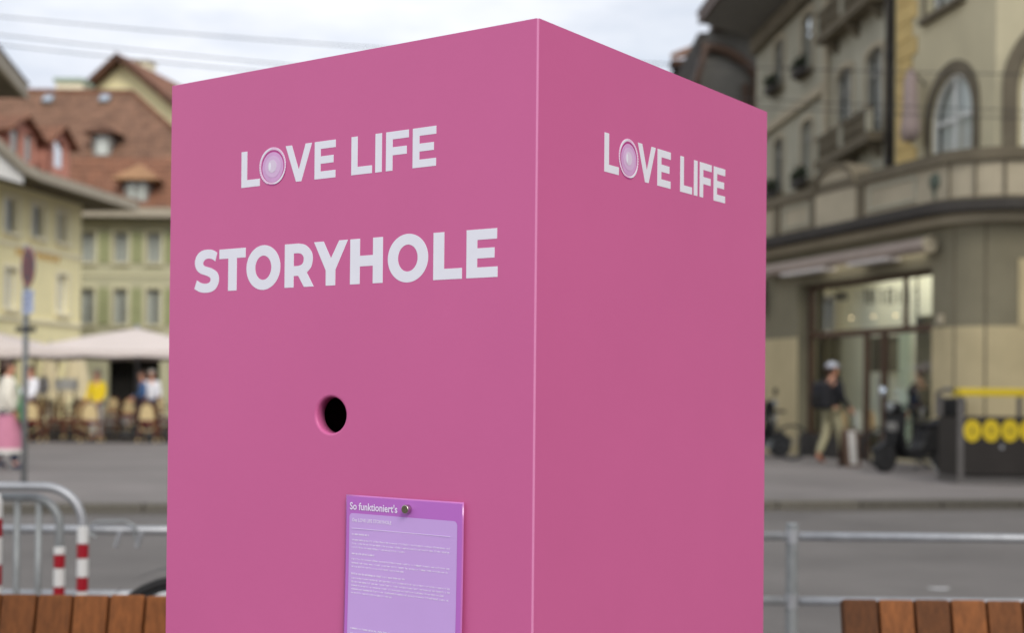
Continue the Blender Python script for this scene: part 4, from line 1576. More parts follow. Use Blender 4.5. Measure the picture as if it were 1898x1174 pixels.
d = MB(SF @ Matrix.Translation((.20, -.05, zc)) @ Matrix.Rotation(radians(45), 4, 'Y'))
d.box(-R_ * .78, R_ * .78, -.0075, -.0045, -.02, .02)
d.build('red_bar', M['sign_red'], dsc)
d = MB(SF @ Matrix.Translation((.20, -.05, zc)) @ Matrix.Rotation(radians(-45), 4, 'Y'))
d.box(-R_ * .78, R_ * .78, -.0110, -.008, -.02, .02)
d.build('red_bar', M['sign_red'], dsc)
zp0, zp1 = at(63, 584, SY).z, at(63, 541, SY).z
d = MB(SF)
d.box(.03, .40, -.055, -.045, zp0, zp1)
pl_ = d.build('plate', M['plate_blue'], sp_)
for k in range(3):
    MB(SF).box(.07, .36 - .05 * k, -.0585, -.0552, zp1 - .07 - .07 * k, zp1 - .045 - .07 * k).build('plate_line', M['plate_ink'], pl_)
zb_ = at(46, 611, SY).z
d = MB(Matrix.Translation((sx_, SY, 0)))
d.box(-.11, .11, -.045, .045, zb_ - .03, zb_ + .03)
d.build('clamp', M['dark_metal'], sp_, bevel=.01)

# crowd barrier with banded legs
BY = 5.2
bx_out, bx_in = tube_at(157, BY), tube_at(114, BY + .05)
bt = at(40, 903, BY).z
bar = thing('hoop_barrier', ((bx_out - 1.0), BY, 0), 'grey tubular hoop barrier with red and white banded legs, left of booth', 'barrier')


def hoop(x_end, x_far, top, y, r, rad):
    pts = [(x_end, y, 0.0), (x_end, y, top - rad)]
    pts += [(x_end - rad + rad * cos(a), y, top - rad + rad * sin(a)) for a in [pi / 2 * i / 8 for i in range(1, 9)]]
    pts += [(x_far + rad - rad * sin(a), y, top - rad + rad * cos(a)) for a in [pi / 2 * i / 8 for i in range(0, 9)]]
    pts += [(x_far, y, 0.0)]
    return MB().tube(pts, r, 12)


hoop(bx_out, bx_out - 2.2, bt, BY, .0172, .15).build('outer_hoop', M['galv'], bar, smooth=True)
hoop(bx_in, bx_out - 2.0, bt - .045, BY + .05, .0165, .11).build('inner_hoop', M['galv_dark'], bar, smooth=True)
for px in (35, 75):
    x = tube_at(px, BY + .05)
    MB().tube([(x, BY + .05, .12), (x, BY + .05, bt - .05)], .0125, 10).build('bar', M['galv_dark'], bar, smooth=True)
for k in range(1, 7):
    x = tube_at(35, BY + .05) - .22 * k
    MB().tube([(x, BY + .05, .12), (x, BY + .05, bt - .05)], .0125, 10).build('bar', M['galv_dark'], bar, smooth=True)
MB().tube([(bx_in, BY + .05, .12), (bx_out - 2.0, BY + .05, .12)], .0165, 10).build('lower_rail', M['galv_dark'], bar, smooth=True)


def bands(x, y, edges, r, parent):
    for i in range(len(edges) - 1):
        z1, z0 = edges[i], edges[i + 1]
        MB(Matrix.Translation((x, y, 0))).lathe([(r - .004, z0 + .001), (r, z0 + .003), (r, z1 - .003), (r - .004, z1 - .001)], n=16).build('band', M['white_tape' if i % 2 == 0 else 'red_tape'], parent, smooth=False)


def zs(pys, px, y):
    z = [at(px, p_, y).z for p_ in pys]
    st = (z[-2] - z[-1]) if len(z) > 1 else .07
    while z[-1] - st > .03:
        z.append(z[-1] - st)
    return z


bands(bx_out, BY, zs([976, 1009, 1036, 1071, 1097], 157, BY), .0222, bar)
bands(bx_in, BY + .05, zs([1014, 1029, 1054, 1089, 1117], 114, BY + .05), .0218, bar)
py_ = 4.5
px_ = tube_at(-8, py_)
po = thing('striped_post', (px_, py_, 0), 'red and white striped post cut off by the left edge', 'post')
z_ = zs([928, 962, 997, 1048, 1087, 1130], 0, py_)
MB(Matrix.Translation((px_, py_, 0))).lathe([(.024, 0), (.024, z_[0]), (.02, z_[0] + .02), (0, z_[0] + .025)], n=16).build('post', M['white_tape'], po, smooth=True)
bands(px_, py_, z_, .0275, po)

# long tubular railing behind the booth
RY = 5.7
rt, rb = at(1650, 997, RY).z, at(1650, 1117, RY).z
rail = thing('tube_railing', (0, RY, 0), 'galvanised two-rail tube railing running behind the booth and benches', 'railing')
posts = [at(1468, 1000, RY).x - 2.0 * k for k in (-2, -1, 0, 1, 2, 3)]
for x in posts:
    b = MB(Matrix.Translation((x, RY, 0)))
    b.lathe([(.0255, 0), (.0255, at(1468, 973, RY).z), (.018, at(1468, 973, RY).z + .006), (0, at(1468, 973, RY).z + .007)], n=16)
    po_ = b.build('post', M['galv_dark'], rail, smooth=False)
    b = MB(Matrix.Translation((x, RY, 0)))
    b.lathe([(.07, 0.0), (.07, .012), (.027, .02)], n=16)
    b.build('foot_plate', M['galv_dark'], po_)
    for z in (rt, rb):
        b = MB(Matrix.Translation((x, RY, 0)))
        b.lathe([(.0285, z - .03), (.0285, z + .03)], n=16)
        b.build('collar', M['galv'], po_)
for z in (rt, rb):
    for i in range(len(posts) - 1):
        MB().tube([(posts[i] - .029, RY, z), (posts[i + 1] + .029, RY, z)], .018, 12).build('rail', M['galv'], rail, smooth=True)
# loose coupling loop on the left part of the rail
lx = at(178, 990, RY - .03).x
b = MB()
b.tube([(lx, RY - .03, rt - .03), (lx - .05, RY - .03, rt + .005), (lx, RY - .03, rt + .035), (lx + .12, RY - .03, rt + .04), (lx + .165, RY - .03, rt + .02), (lx + .165, RY - .03, rt - .04)], .007, 8)
b.build('coupling', M['galv_dark'], rail)
for px in (214, 254):
    x = at(px, 1000, RY - .03).x
    MB().tube([(x + .02, RY - .03, rt - .005), (x, RY - .03, rt - .07)], .010, 8).build('coupling', M['galv'], rail)


# benches with reclined slatted backs
def bench(x0, n, y, label, xdir=1):
    pitch, sw = .0978, .0918
    zt = at(1700 if xdir > 0 else 150, 1113 if xdir > 0 else 1103, y).z
    tl = radians(14.5)
    t = thing('slatted_bench', (x0 + xdir * pitch * n / 2, y - .3, 0), label, 'bench', 'wooden benches beside the booth')
    up = Vector((0, sin(tl), cos(tl)))
    out_ = Vector((0, -cos(tl), sin(tl)))
    hgt = .46
    for i in range(n):
        a = x0 + xdir * pitch * i
        b_ = a + xdir * sw
        xa, xb = min(a, b_), max(a, b_)
        topc = Vector((0, y, zt + random.uniform(-.0015, .0015)))
        bot = topc - up * hgt
        s = MB()
        s.prism([(xa, bot.y, bot.z), (xb, bot.y, bot.z), (xb, topc.y, topc.z), (xa, topc.y, topc.z)], out_ * -.045)
        s.build('back_slat', M['wood'], t, bevel=.006, seg=3)
        sb = bot + Vector((0, -.02, -.03))
        s = MB()
        s.box(xa, xb, sb.y - .46, sb.y, sb.z - .034, sb.z)
        s.build('seat_slat', M['wood'], t, bevel=.006, seg=3)
    L_ = xdir * pitch * n
    xa, xb = min(x0, x0 + L_), max(x0, x0 + L_)
    topc = Vector((0, y, zt)) + out_ * -.046
    for f in (.10, .80):
        c = topc - up * hgt * f
        s = MB()
        s.prism([(xa + .02, c.y, c.z), (xa + .02, c.y + .012, c.z - .0), (xa + .02, c.y + .012 - up.y * .05, c.z - .05), (xa + .02, c.y - up.y * .05, c.z - .05)], (xb - xa - .04, 0, 0))
        s.build('back_rail', M['dark_metal'], t)
    sb = Vector((0, y, zt)) - up * hgt + Vector((0, -.02, -.065))
    for x in (xa + .15, xb - .2):
        s = MB()
        s.box(x, x + .05, sb.y - .42, sb.y + .03, sb.z - .05, sb.z)
        s.build('seat_bracket', M['dark_metal'], t)
        for yy in (sb.y - .40, sb.y - .02):
            MB().box(x + .003, x + .047, yy, yy + .045, 0, sb.z - .051).build('leg', M['dark_metal'], t)
    return t


NY = 3.66
xr0 = at(1563, 1113, NY).x
bench(xr0, 18, NY, 'brown slatted wooden bench right of the pink booth')
xl0 = at(336, 1103, NY).x
bench(xl0 - .0018, 20, NY, 'brown slatted wooden bench left of the pink booth, below the barrier', -1)


def bicycle(loc, rz, label, lean=0.0):
    t = thing('bicycle', loc, label, 'bicycle', rz=rz)
    R = .335
    for x in (-.52, .53):
        ring = MB(Matrix.Translation((x, 0, R)))
        ring.tube([(R * .95 * cos(a), 0, R * .95 * sin(a)) for a in [2 * pi * i / 40 for i in range(40)]], .0175, 8, closed=True)
        w = ring.build('wheel', M['rubber'], None, smooth=True)
        w.parent = t
        ring = MB(Matrix.Translation((x, 0, R)))
        ring.tube([(R * .89 * cos(a), 0, R * .89 * sin(a)) for a in [2 * pi * i / 40 for i in range(40)]], .010, 6, closed=True)
        q = ring.build('rim', M['dark_metal'], None, smooth=True)
        q.parent = w
        q = MB(Matrix.Translation((x, 0, R)))
        q.lathe([(.02, -.045), (.02, .045)], n=10, ax='Y')
        for i in range(14):
            a = 2 * pi * i / 14
            q.tube([(0, .02 * (-1) ** i, 0), (R * .88 * cos(a), 0, R * .88 * sin(a))], .0016, 4, caps=False)
        q = q.build('spokes', M['galv'], None)
        q.parent = w
        fd = MB(Matrix.Translation((x, 0, R)))
        n = 14
        vs = []
        for i in range(n + 1):
            a = radians(20) + radians(150) * i / n
            for dy in (-.028, .028):
                vs.append((R * 1.09 * cos(a), dy, R * 1.09 * sin(a)))
        fd.add(vs, [(2 * i, 2 * i + 2, 2 * i + 3, 2 * i + 1) for i in range(n)])
        q = fd.build('mudguard', M['black'], None)
        q.parent = t
    f = MB()
    bb, st, hs, hb = (-.08, 0, .30), (-.22, 0, .74), (.34, 0, .82), (.37, 0, .70)
    for a, b_ in ((bb, st), (st, hs), (bb, hb), (hs, hb)):
        f.tube([a, b_], .017, 8)
    for s in (-1, 1):
        f.tube([(-.52, s * .05, R), (-.2, s * .03, .70)], .009, 6)
        f.tube([(-.52, s * .05, R), (-.08, s * .03, .30)], .010, 6)
        f.tube([(.53, s * .05, R), (.42, s * .04, .62), (.37, 0, .70)], .011, 6)
    q = f.build('frame', M['dark_metal'], None, smooth=True)
    q.parent = t
    f = MB()
    f.tube([st, (-.245, 0, .88)], .012, 8)
    f.tube([(.335, 0, .82), (.32, 0, .98), (.36, 0, 1.02)], .013, 8)
    q = f.build('stem', M['galv'], None)
    q.parent = t
    f = MB()
    f.tube([(.22, -.30, 1.0), (.32, -.22, 1.03), (.37, 0, 1.03), (.32, .22, 1.03), (.22, .30, 1.0)], .012, 8)
    q = f.build('handlebar', M['black'], None, smooth=True)
    q.parent = t
    f = MB()
    f.prism([(-.40, -.085, .885), (-.36, -.09, .885), (-.12, -.02, .885), (-.08, 0, .885), (-.12, .02, .885), (-.36, .09, .885), (-.40, .085, .885)], (0, 0, .05))
    q = f.build('saddle', M['black'], None, bevel=.015)
    q.parent = t
    f = MB(Matrix.Translation(bb))
    f.lathe([(.085, -.05), (.085, -.045)], n=20, ax='Y')
    f.tube([(0, .06, 0), (.12, .06, -.12)], .009, 6)
    f.tube([(0, -.06, 0), (-.12, -.06, .12)], .009, 6)
    q = f.build('crank', M['galv_dark'], None)
    q.parent = t
    for s in (1, -1):
        f = MB(Matrix.Translation(bb))
        f.box(s * .12 - .045, s * .12 + .045, s * .06 + (0 if s > 0 else -.08), s * .06 + (.08 if s > 0 else 0), -s * .12 - .01, -s * .12 + .01)
        q = f.build('pedal', M['black'], None)
        q.parent = t
    return t


wy = 4.62
hx = at(352, 1085, wy).x
bicycle((hx + .52, wy, 0), radians(4), 'dark bicycle behind the booth, its tyre showing above the left bench')


# ================================================================== RIGHT-HAND BUILDINGS
# --- corner shop with a stone ground floor, rounded corner and terrace parapet
P1 = Vector((7.2, 23.0, 0))
wd_ = Vector((-.314, .9494, 0))                          # along the shop front, away from the camera
wn = Vector((-.9494, -.314, 0))                          # out of the shop front
SHF = frame(P1, wd_, -wn)
shop = thing('corner_shop', P1 + wd_ * 3 - wn * 3 + Vector((0, 0, PV)), 'stone corner shop with glazed front, awning box and rounded terrace parapet', 'shop')


def on_shop(px, py):
    d = ray(px, py)
    k = (P1.x * wn.x + P1.y * wn.y) / (d.x * wn.x + d.y * wn.y)
    q = Vector((0, 0, CAMH)) + d * k
    return (q - P1).dot(wd_), q.z


UE = 14.0
zc0, zc1 = on_shop(1722, 424)[1], on_shop(1722, 388)[1]   # dark cornice
zk = on_shop(1700, 300)[1]                                # coping top
zst = on_shop(1760, 606)[1]                               # change from ochre to grey stone
o0, o1 = on_shop(1727, 600)[0], on_shop(1479, 600)[0]
ot = 3.52
# path of the rounded corner, in world x-y: straight front, arc, then along +x
US = -.25
A0 = P1 + wd_ * US
RC = .95
CC = A0 - wn * RC
ang0 = math.atan2(wn.y, wn.x)


def path(off=0.0, n=9):
    """outline of the shop front and corner, pushed out by off; from far to near then right"""
    pts = [P1 + wd_ * UE + wn * off, P1 + wd_ * 0.0 + wn * off]
    a1 = 1.5 * pi if ang0 > 0 else -pi / 2
    for i in range(n + 1):
        a = ang0 + (a1 - ang0) * i / n
        pts.append(CC + Vector((cos(a), sin(a), 0)) * (RC + off))
    pts.append(Vector((CC.x + 9, CC.y - RC - off, 0)))
    return pts


def strip(mb, off0, off1, z0, z1, pts0=None):
    """solid moulding that follows the corner"""
    a, b = path(off0), path(off1)
    n = len(a)
    vs = []
    for p in range(n):
        vs += [(a[p].x, a[p].y, z0), (b[p].x, b[p].y, z0), (b[p].x, b[p].y, z1), (a[p].x, a[p].y, z1)]
    fs = []
    for p in range(n - 1):
        for k in range(4):
            fs.append((4 * p + k, 4 * p + (k + 1) % 4, 4 * p + 4 + (k + 1) % 4, 4 * p + 4 + k))
    fs += [(0, 1, 2, 3), (4 * n - 4, 4 * n - 1, 4 * n - 2, 4 * n - 3)]
    mb.add(vs, fs)
    return mb


# front wall in two tones with the shop opening cut out
o2 = (7.2, 10.8)
MB(SHF).sheet([[(0, PV - .05), (o0, PV - .05), (o0, zst), (0, zst)]], 0).build('lower_wall', M['ochre'], shop)
MB(SHF).sheet([[(o1, PV - .05), (o2[0], PV - .05), (o2[0], zst), (o1, zst)]], 0).build('lower_wall', M['ochre'], shop)
MB(SHF).sheet([[(o2[1], PV - .05), (UE, PV - .05), (UE, zst), (o2[1], zst)]], 0).build('lower_wall', M['ochre'], shop)
MB(SHF).sheet([[(0, zst), (o0, zst), (o0, ot), (o1, ot), (o1, zst), (o2[0], zst), (o2[0], ot), (o2[1], ot), (o2[1], zst), (UE, zst), (UE, zc0), (0, zc0)]], 0).build('upper_wall', M['stone_pier'], shop)
for (a, b_) in ((o0, o1), o2):
    r = MB(SHF)
    for x in (a, b_):
        r.quad((x, 0, PV), (x, .45, PV), (x, .45, ot), (x, 0, ot))
    r.quad((a, 0, ot), (b_, 0, ot), (b_, .45, ot), (a, .45, ot))
    r.build('reveal', M['stone_pier'], shop)
# corner pier, curved
pts = path(0)[1:]
for z0, z1, m, nm in ((PV - .05, zst, 'ochre', 'lower_wall'), (zst, zc0, 'stone_pier', 'upper_wall')):
    c = MB()
    vs = []
    for p in pts:
        vs += [(p.x, p.y, z0), (p.x, p.y, z1)]
    c.add(vs, [(2 * i, 2 * i + 2, 2 * i + 3, 2 * i + 1) for i in range(len(pts) - 1)])
    c.build(nm, M[m], shop)
# shallow vertical joints and a raised panel on the pier
for k in (2, 6):
    p = path(.0)[2 + k]
    q = path(.03)[2 + k]
    c = MB()
    c.tube([(p.x, p.y, PV), (p.x, p.y, zc0)], .016, 6)
    c.build('pier_joint', M['stone_dark'], shop)
b = MB()
px0_, px1_ = CC.x + .12, CC.x + 1.5
b.box(px0_, px1_, CC.y - RC - .03, CC.y - RC - .002, at(1890, 606, 22).z + .02, at(1890, 478, 22).z)
b.build('pale_panel', M['ochre'], shop)
strip(MB(), -.1, .05, PV, PV + .25).build('plinth', M['stone_dark'], shop) if False else None
strip(MB(), -.25, .16, zc0 + .002, zc0 + .16).build('cornice_bed', M['stone_pale'], shop)
strip(MB(), -.25, .46, zc0 + .163, zc1).build('cornice', M['stone_band'], shop)
strip(MB(), -.12, .12, zc1 + .003, zk - .2).build('parapet', M['stone_pale'], shop)
strip(MB(), -.17, .2, zk - .197, zk).build('coping', M['stone_dark'], shop)
strip(MB(), -.12, .16, zc1 + .004, zc1 + .09).build('parapet_base', M['stone_dark'], shop)
# terrace floor
tf = MB()
pp = path(-.1)
tf.add([(p.x, p.y, zc0 + .1) for p in pp] + [(CC.x + 9, 40, zc0 + .1), (P1.x + wd_.x * UE + 4, 40, zc0 + .1)], [tuple(range(len(pp) + 2))])
tf.build('terrace_floor', M['lead'], shop)
# lunette with its two flanking piers, more piers and panels along the parapet
ul0, ul1 = on_shop(1602, 380)[0], on_shop(1527, 380)[0]
l = MB(SHF)
hm = (zk - zc1)
l.solid([arch(ul0, ul1, zc1 + .01, zk + .26, n=18, rise=.42)], -.19, .19)
lo_ = l.build('lunette', M['stone_pale'], shop)
l = MB(SHF)
oo = arch(ul0 - .06, ul1 + .06, zk - .1, zk + .34, n=18, rise=.50)[2:]
ii = arch(ul0 + .03, ul1 - .03, zk - .1, zk + .24, n=18, rise=.40)[2:]
l.solid([oo + ii[::-1]], -.26, .24)
l.build('lunette_moulding', M['stone_dark'], lo_)
for u in (ul0 - .1, ul1 + .1, on_shop(1452, 400)[0], on_shop(1425, 400)[0] + 1.2, 9.0, 11.0):
    MB(SHF).box(u - .1, u + .1, -.18, -.122, zc1 + .005, zk - .2).build('parapet_pier', M['stone_dark'], shop)
for a, b_ in ((.35, ul0 - .35), (ul1 + .3, on_shop(1452, 400)[0] - .25)):
    MB(SHF).solid([rect(a, b_, zc1 + .16, zk - .27), rect(a + .05, b_ - .05, zc1 + .21, zk - .32)], -.15, -.1205).build('parapet_panel', M['stone'], shop)
u, z = on_shop(1744, 338)
for k in (2, 5, 8):
    p, q = path(.12)[2 + k], path(.16)[2 + k]
    MB().tube([(q.x, q.y, zc1 + .1), (q.x, q.y, zk - .2)], .02, 6).build('parapet_joint', M['stone_dark'], shop)
md = MB(SHF @ Matrix.Translation((u, 0, z)))
md.lathe([(0, -.17), (.08, -.17), (.13, -.15), (.15, -.121)], n=18, ax='Y')
md.build('medallion', M['medal'], shop)
md = MB(SHF @ Matrix.Translation((u, 0, z - .1)))
md.prism([(-.06, -.14, 0), (.06, -.14, 0), (.02, -.14, -.2), (-.02, -.14, -.2)], (0, .019, 0))
md.build('medallion_tassel', M['medal'], shop)
# shop window: frame, mullions, transom, panes
tz = on_shop(1700, 607)[1]
ud0, ud1 = on_shop(1614, 700)[0], on_shop(1582, 700)[0]
ks = .58
YG = .30
fr = MB(SHF)
for x in (o0, o1 - .09):
    fr.box(x, x + .09, YG - .06, YG + .04, PV, ot)
fr.box(o0 + .09, o1 - .09, YG - .06, YG + .04, ot - .09, ot)
fr.box(o0 + .09, o1 - .09, YG - .07, YG + .05, tz - .06, tz + .06)
fr.box(ud0 - .05, ud0 + .05, YG - .055, YG + .035, PV, tz - .06)
fr.box(ud1 - .05, ud1 + .05, YG - .055, YG + .035, PV, tz - .06)
um = (o0 + ud0) / 2 + .25
fr.box(um - .03, um + .03, YG - .05, YG + .03, tz + .06, ot - .09)
fr.box(ud1 + .75, ud1 + .80, YG - .05, YG + .03, tz + .06, ot - .09) if False else None
fr.box(ud1 + .05, o1 - .09, YG - .05, YG + .03, ks - .05, ks)
sf = fr.build('shop_frame', M['brown_wood'], shop)
for a, b_, z0, z1 in ((ud1 + .05, o1 - .09, ks, tz - .06), (o0 + .09, ud0 - .05, PV + .1, tz - .06), (o0 + .09, um - .03, tz + .06, ot - .09), (um + .03, o1 - .09, tz + .06, ot - .09), (ud0 + .05, ud1 - .05, PV + .1, tz - .06)):
    MB(SHF).quad((a, YG, z0), (b_, YG, z0), (b_, YG, z1), (a, YG, z1)).build('shop_pane', M['glass_bright'], sf)
MB(SHF).box(ud1 + .05, o1, YG - .25, YG + .1, PV, ks - .052).build('stall_riser', M['stone_band'], shop)
MB(SHF).box(ud0 + .1, ud0 + .12, YG - .09, YG - .062, 1.0, 1.7).build('door_handle', M['galv'], shop)
ua_ = on_shop(1640, 545)[0]
for k, (px, w_, h_) in enumerate(((1525, .22, .16), (1540, .18, .16), (1578, .14, .28), (1592, .16, .30), (1608, .10, .26), (1625, .16, .30), (1640, .08, .26), (1655, .16, .3), (1672, .12, .28))):
    u, z = on_shop(px, 549)
    c = MB(SHF)
    c.box(u - w_ / 2, u - w_ / 2 + .03, YG - .03, YG - .008, z - h_ / 2, z + h_ / 2)
    if k % 2:
        c.box(u + w_ / 2 - .03, u + w_ / 2, YG - .03, YG - .008, z - h_ / 2, z + h_ / 2)
    c.box(u - w_ / 2 + .03, u + w_ / 2 - .03, YG - .03, YG - .008, z + (h_ / 2 - .035 if k % 3 else -.02), z + (h_ / 2 if k % 3 else .02))
    c.build('fascia_stroke', M['stone_band'], sf)
# the room behind the glass
rm = MB(SHF)
D_ = 3.2
rm.quad((o0 - .6, D_, PV), (ud1 + .4, D_, PV), (ud1 + .4, D_, 3.9), (o0 - .6, D_, 3.9))
rm.build('shop_back_wall', M['shop_dark'], shop)
MB(SHF).quad((ud1 + .2, 1.5, ks), (o1 + .8, 1.5, ks), (o1 + .8, 1.5, 3.9), (ud1 + .2, 1.5, 3.9)).build('display_back', M['shop_wall'], shop)
MB(SHF).quad((o0 - .6, 1.55, tz + .35), (ud1 + .2, 1.55, tz + .35), (ud1 + .2, 1.55, 3.9), (o0 - .6, 1.55, 3.9)).build('display_back', M['shop_wall'], shop)
MB(SHF).box(ud0 - 1.0, ud0 - .2, 2.3, 2.35, 1.1, tz + .3).build('wall_panel', M['shop_green'], shop)
MB(SHF).box(ud0 - 1.62, ud0 - 1.1, 2.2, 2.25, .9, tz + .3).build('wall_panel', M['shop_peach'], shop)
MB(SHF).box(ud0 + .1, ud1 - .12, .9, .95, .3, tz).build('wall_panel', M['shop_green'], shop)
MB(SHF).box(o0 - .6, UE - 3, YG + .05, D_, PV - .02, PV + .04).build('shop_floor', M['stone_pale'], shop)
MB(SHF).box(o0 - .6, o1 + .8, YG + .05, D_, 3.9, 3.95).build('shop_ceiling', M['white_soffit'], shop)
MB(SHF).box(ud1 + .25, o1 + .4, 1.0, 1.3, ks, ks + .02).build('display_shelf', M['white_wood'], shop)
for k in range(4):
    MB(SHF).lathe([(.05, ks + .021), (.08, ks + .15), (.06, ks + .34), (.02, ks + .44)], c=(ud1 + .6 + .5 * k, 1.12, 0), n=12).build('display_vase', M['shop_peach' if k % 2 else 'curtain'], shop)
u, z = on_shop(1545, 640)
MB(SHF).box(u - .4, u + .55, 1.2, 1.24, z - .5, z + .2).build('display_poster', M['shop_dark'], shop)
for px, py in ((1690, 565), (1711, 566), (1560, 585), (1520, 588), (1600, 583)):
    u, z = on_shop(px, py)
    sc = .7 if px > 1650 else .3
    lb = MB(SHF)
    lb.ball((u, .7, z), .055 * sc, n=10, k=6)
    lb.build('lamp_bulb', M['lamp_on'], shop, smooth=True)
lp = bpy.data.lights.new('shop_lamp', 'AREA')
lp.energy = 42
lp.size = 2.2
lp.color = (1, .95, .84)
for uu, dd_ in ((2.9, .9), (1.0, 1.1)):
    lo2 = bpy.data.objects.new('shop_lamp', lp)
    COL.objects.link(lo2)
    lo2.location = SHF @ Vector((uu, dd_, 3.8))
# awning cassette
za = on_shop(1732, 441)[1]
aw = MB(SHF)
a0, a1 = on_shop(1736, 450)[0] - .12, on_shop(1432, 490)[0]
aw.lathe([(.125, a0), (.125, a1)], c=(0, -.24, za - .14), n=18, ax='X')
awo = aw.build('awning_roll', M['awning'], shop, smooth=False)
MB(SHF).lathe([(.145, a0 - .05), (.145, a0 - .003), (.05, a0 - .002)], c=(0, -.24, za - .14), n=18, ax='X').build('awning_end_cap', M['stone_pale'], awo)
for a, b_ in ((on_shop(1680, 480)[0], on_shop(1608, 480)[0]), (on_shop(1560, 490)[0], on_shop(1482, 500)[0])):
    MB(SHF).box(a, b_, -.44, -.12, za - .325, za - .272).build('awning_lip', M['awning_lip'], awo)
# second shop window further along, mostly hidden by the booth
MB(SHF).box(o2[0], o2[1], .3, .36, PV, ot).build('far_shop_window', M['dark_room'], shop)
lamp_u, lamp_z = on_shop(1424, 555)
MB(SHF).lathe([(.05, lamp_z - .35), (.14, lamp_z - .25), (.16, lamp_z + .2), (.04, lamp_z + .35)], c=(lamp_u + .1, -.22, 0), n=12).build('wall_lantern', M['black'], shop)
MB(SHF).box(lamp_u + .07, lamp_u + .13, -.2, -.002, lamp_z + .3, lamp_z + .36).build('lantern_arm', M['black'], shop)
b = MB(SHF)
u, z = on_shop(1746, 590)
b.box(u - .06, u + .06, -.06, -.004, z - .1, z + .06)
b.build('alarm_box', M['stone_pale'], shop)

# --- cream plaster storey above the corner, with arched windows
CA = Vector((7.91, 28.0, 0))
cd_ = Vector((.139, -.990, 0))
cn_ = Vector((-.990, -.139, 0))
CF = frame(CA, cd_, -cn_)
tow = thing('cream_corner_building', CA + cd_ * 2 - cn_ * 3 + Vector((0, 0, zc0)), 'cream plastered upper storeys with arched windows above the shop terrace', 'building')


def on_cream(px, py):
    d = ray(px, py)
    k = (CA.x * cn_.x + CA.y * cn_.y) / (d.x * cn_.x + d.y * cn_.y)
    q = Vector((0, 0, CAMH)) + d * k
    return (q - CA).dot(cd_), q.z


UEC = 4.28
ZT = 13.5
u0, _ = on_cream(1727, 200)
u1, _ = on_cream(1805, 200)
_, zt_ = on_cream(1765, 137)
aw1 = arch(u0, u1, zc0 + .25, zt_, n=18)
ua1, za1 = on_cream(1713, 42)
ub1, _ = on_cream(1788, 5)
up_ = rect(ua1 + .1, ub1 - .05, za1 + .05, za1 + 2.0)
MB(CF).sheet([rect(0, UEC, zc0 + .05, ZT), aw1, up_], 0, .16).build('wall', M['cream_wall'], tow)
EC = CA + cd_ * UEC
FF = frame(EC, (cos(radians(40)), -sin(radians(40))), (sin(radians(40)), cos(radians(40))))
xa2 = .124
zs2 = at(1857, 172, EC.y).z
aw2 = arch(xa2 + .27, xa2 + 2.55, zc0 + .25, zs2 + 1.14, n=20)
MB(FF).sheet([rect(0, 3.2, zc0 + .05, ZT), aw2, rect(1.2, 2.6, zs2 + 2.6, zs2 + 4.6)], 0, .3).build('wall', M['cream_wall'], tow)
window(tow, FF, aw2, depth=.3, bar=.08, casements=2, transom=[zs2 - .3], sill=False, curtain=.7, g='glass_bright', surround=.26, surround_m='stone_dark', sproud=.07)
window(tow, CF, aw1, depth=.12, bar=.07, casements=2, transom=[on_cream(1765, 219)[1]], sill=False, curtain=.9, g='glass_bright', surround=.24, surround_m='stone_dark', m='white_wood')
window(tow, CF, up_, depth=.25, bar=.06, casements=2, sill=True, curtain=.5, surround=.12, surround_m='stone_dark')
window(tow, FF, rect(1.2, 2.6, zs2 + 2.6, zs2 + 4.6), depth=.25, casements=2, curtain=.5)
dark_back(tow, CF, [(.6, UEC - .8, zc0 + .3, ZT - 1)], 1.6)
dark_back(tow, FF, [(1.0, 2.8, zc0 + .3, ZT - 1)], 1.8)
# looped blind inside the arched window
b = MB(CF)
n = 10
vs, fs = [], []
for i in range(n + 1):
    x = u0 + .08 + (u1 - u0 - .2) * i / n
    zt2 = zt_ - .12 - max(0, (abs(x - (u0 + u1) / 2) / ((u1 - u0) / 2)) ** 2 * .72)
    zb2 = on_cream(1765, 222)[1] + (.85 * (i / n) ** 1.5)
    vs += [(x, .24 + .02 * (i % 2), min(zb2, zt2 - .02)), (x, .24 + .02 * (i % 2), zt2)]
fs = [(2 * i, 2 * i + 2, 2 * i + 3, 2 * i + 1) for i in range(n)]
b.add(vs, fs)
b.build('window_blind', M['curtain'], tow)
for z in (on_cream(1830, 139)[1], on_cream(1830, 188)[1]):
    pass
# quoins up the left edge
qz = zc0 + .3
i = 0
while qz < ZT:
    w_ = .95 if i % 2 == 0 else .72
    MB(CF).box(.14, .14 + w_, -.035, -.002, qz + .008, qz + .36).build('quoin', M['quoin'], tow, bevel=.012)
    qz += .37
    i += 1
MB().box(EC.x + .3, EC.x + 8, EC.y + .4, EC.y + .45, ZT - .05, ZT).build('roof_slab', M['lead'], tow)
# drainpipe between the two buildings
dp = thing('drainpipe', CA + cn_ * .1 + Vector((0, 0, zc0)), 'dark vertical drainpipe between the grey and cream facades', 'drainpipe')
p_ = CA + cn_ * .12 - cd_ * .05
MB().tube([(p_.x, p_.y, zc0 + .1), (p_.x, p_.y, ZT)], .065, 10).build('pipe', M['stone_band'], dp, smooth=True)
for z in (6.2, 8.4, 10.6):
    MB(Matrix.Translation((p_.x, p_.y, 0))).lathe([(.085, z), (.085, z + .06)], n=12).build('pipe_bracket', M['dark_metal'], dp)
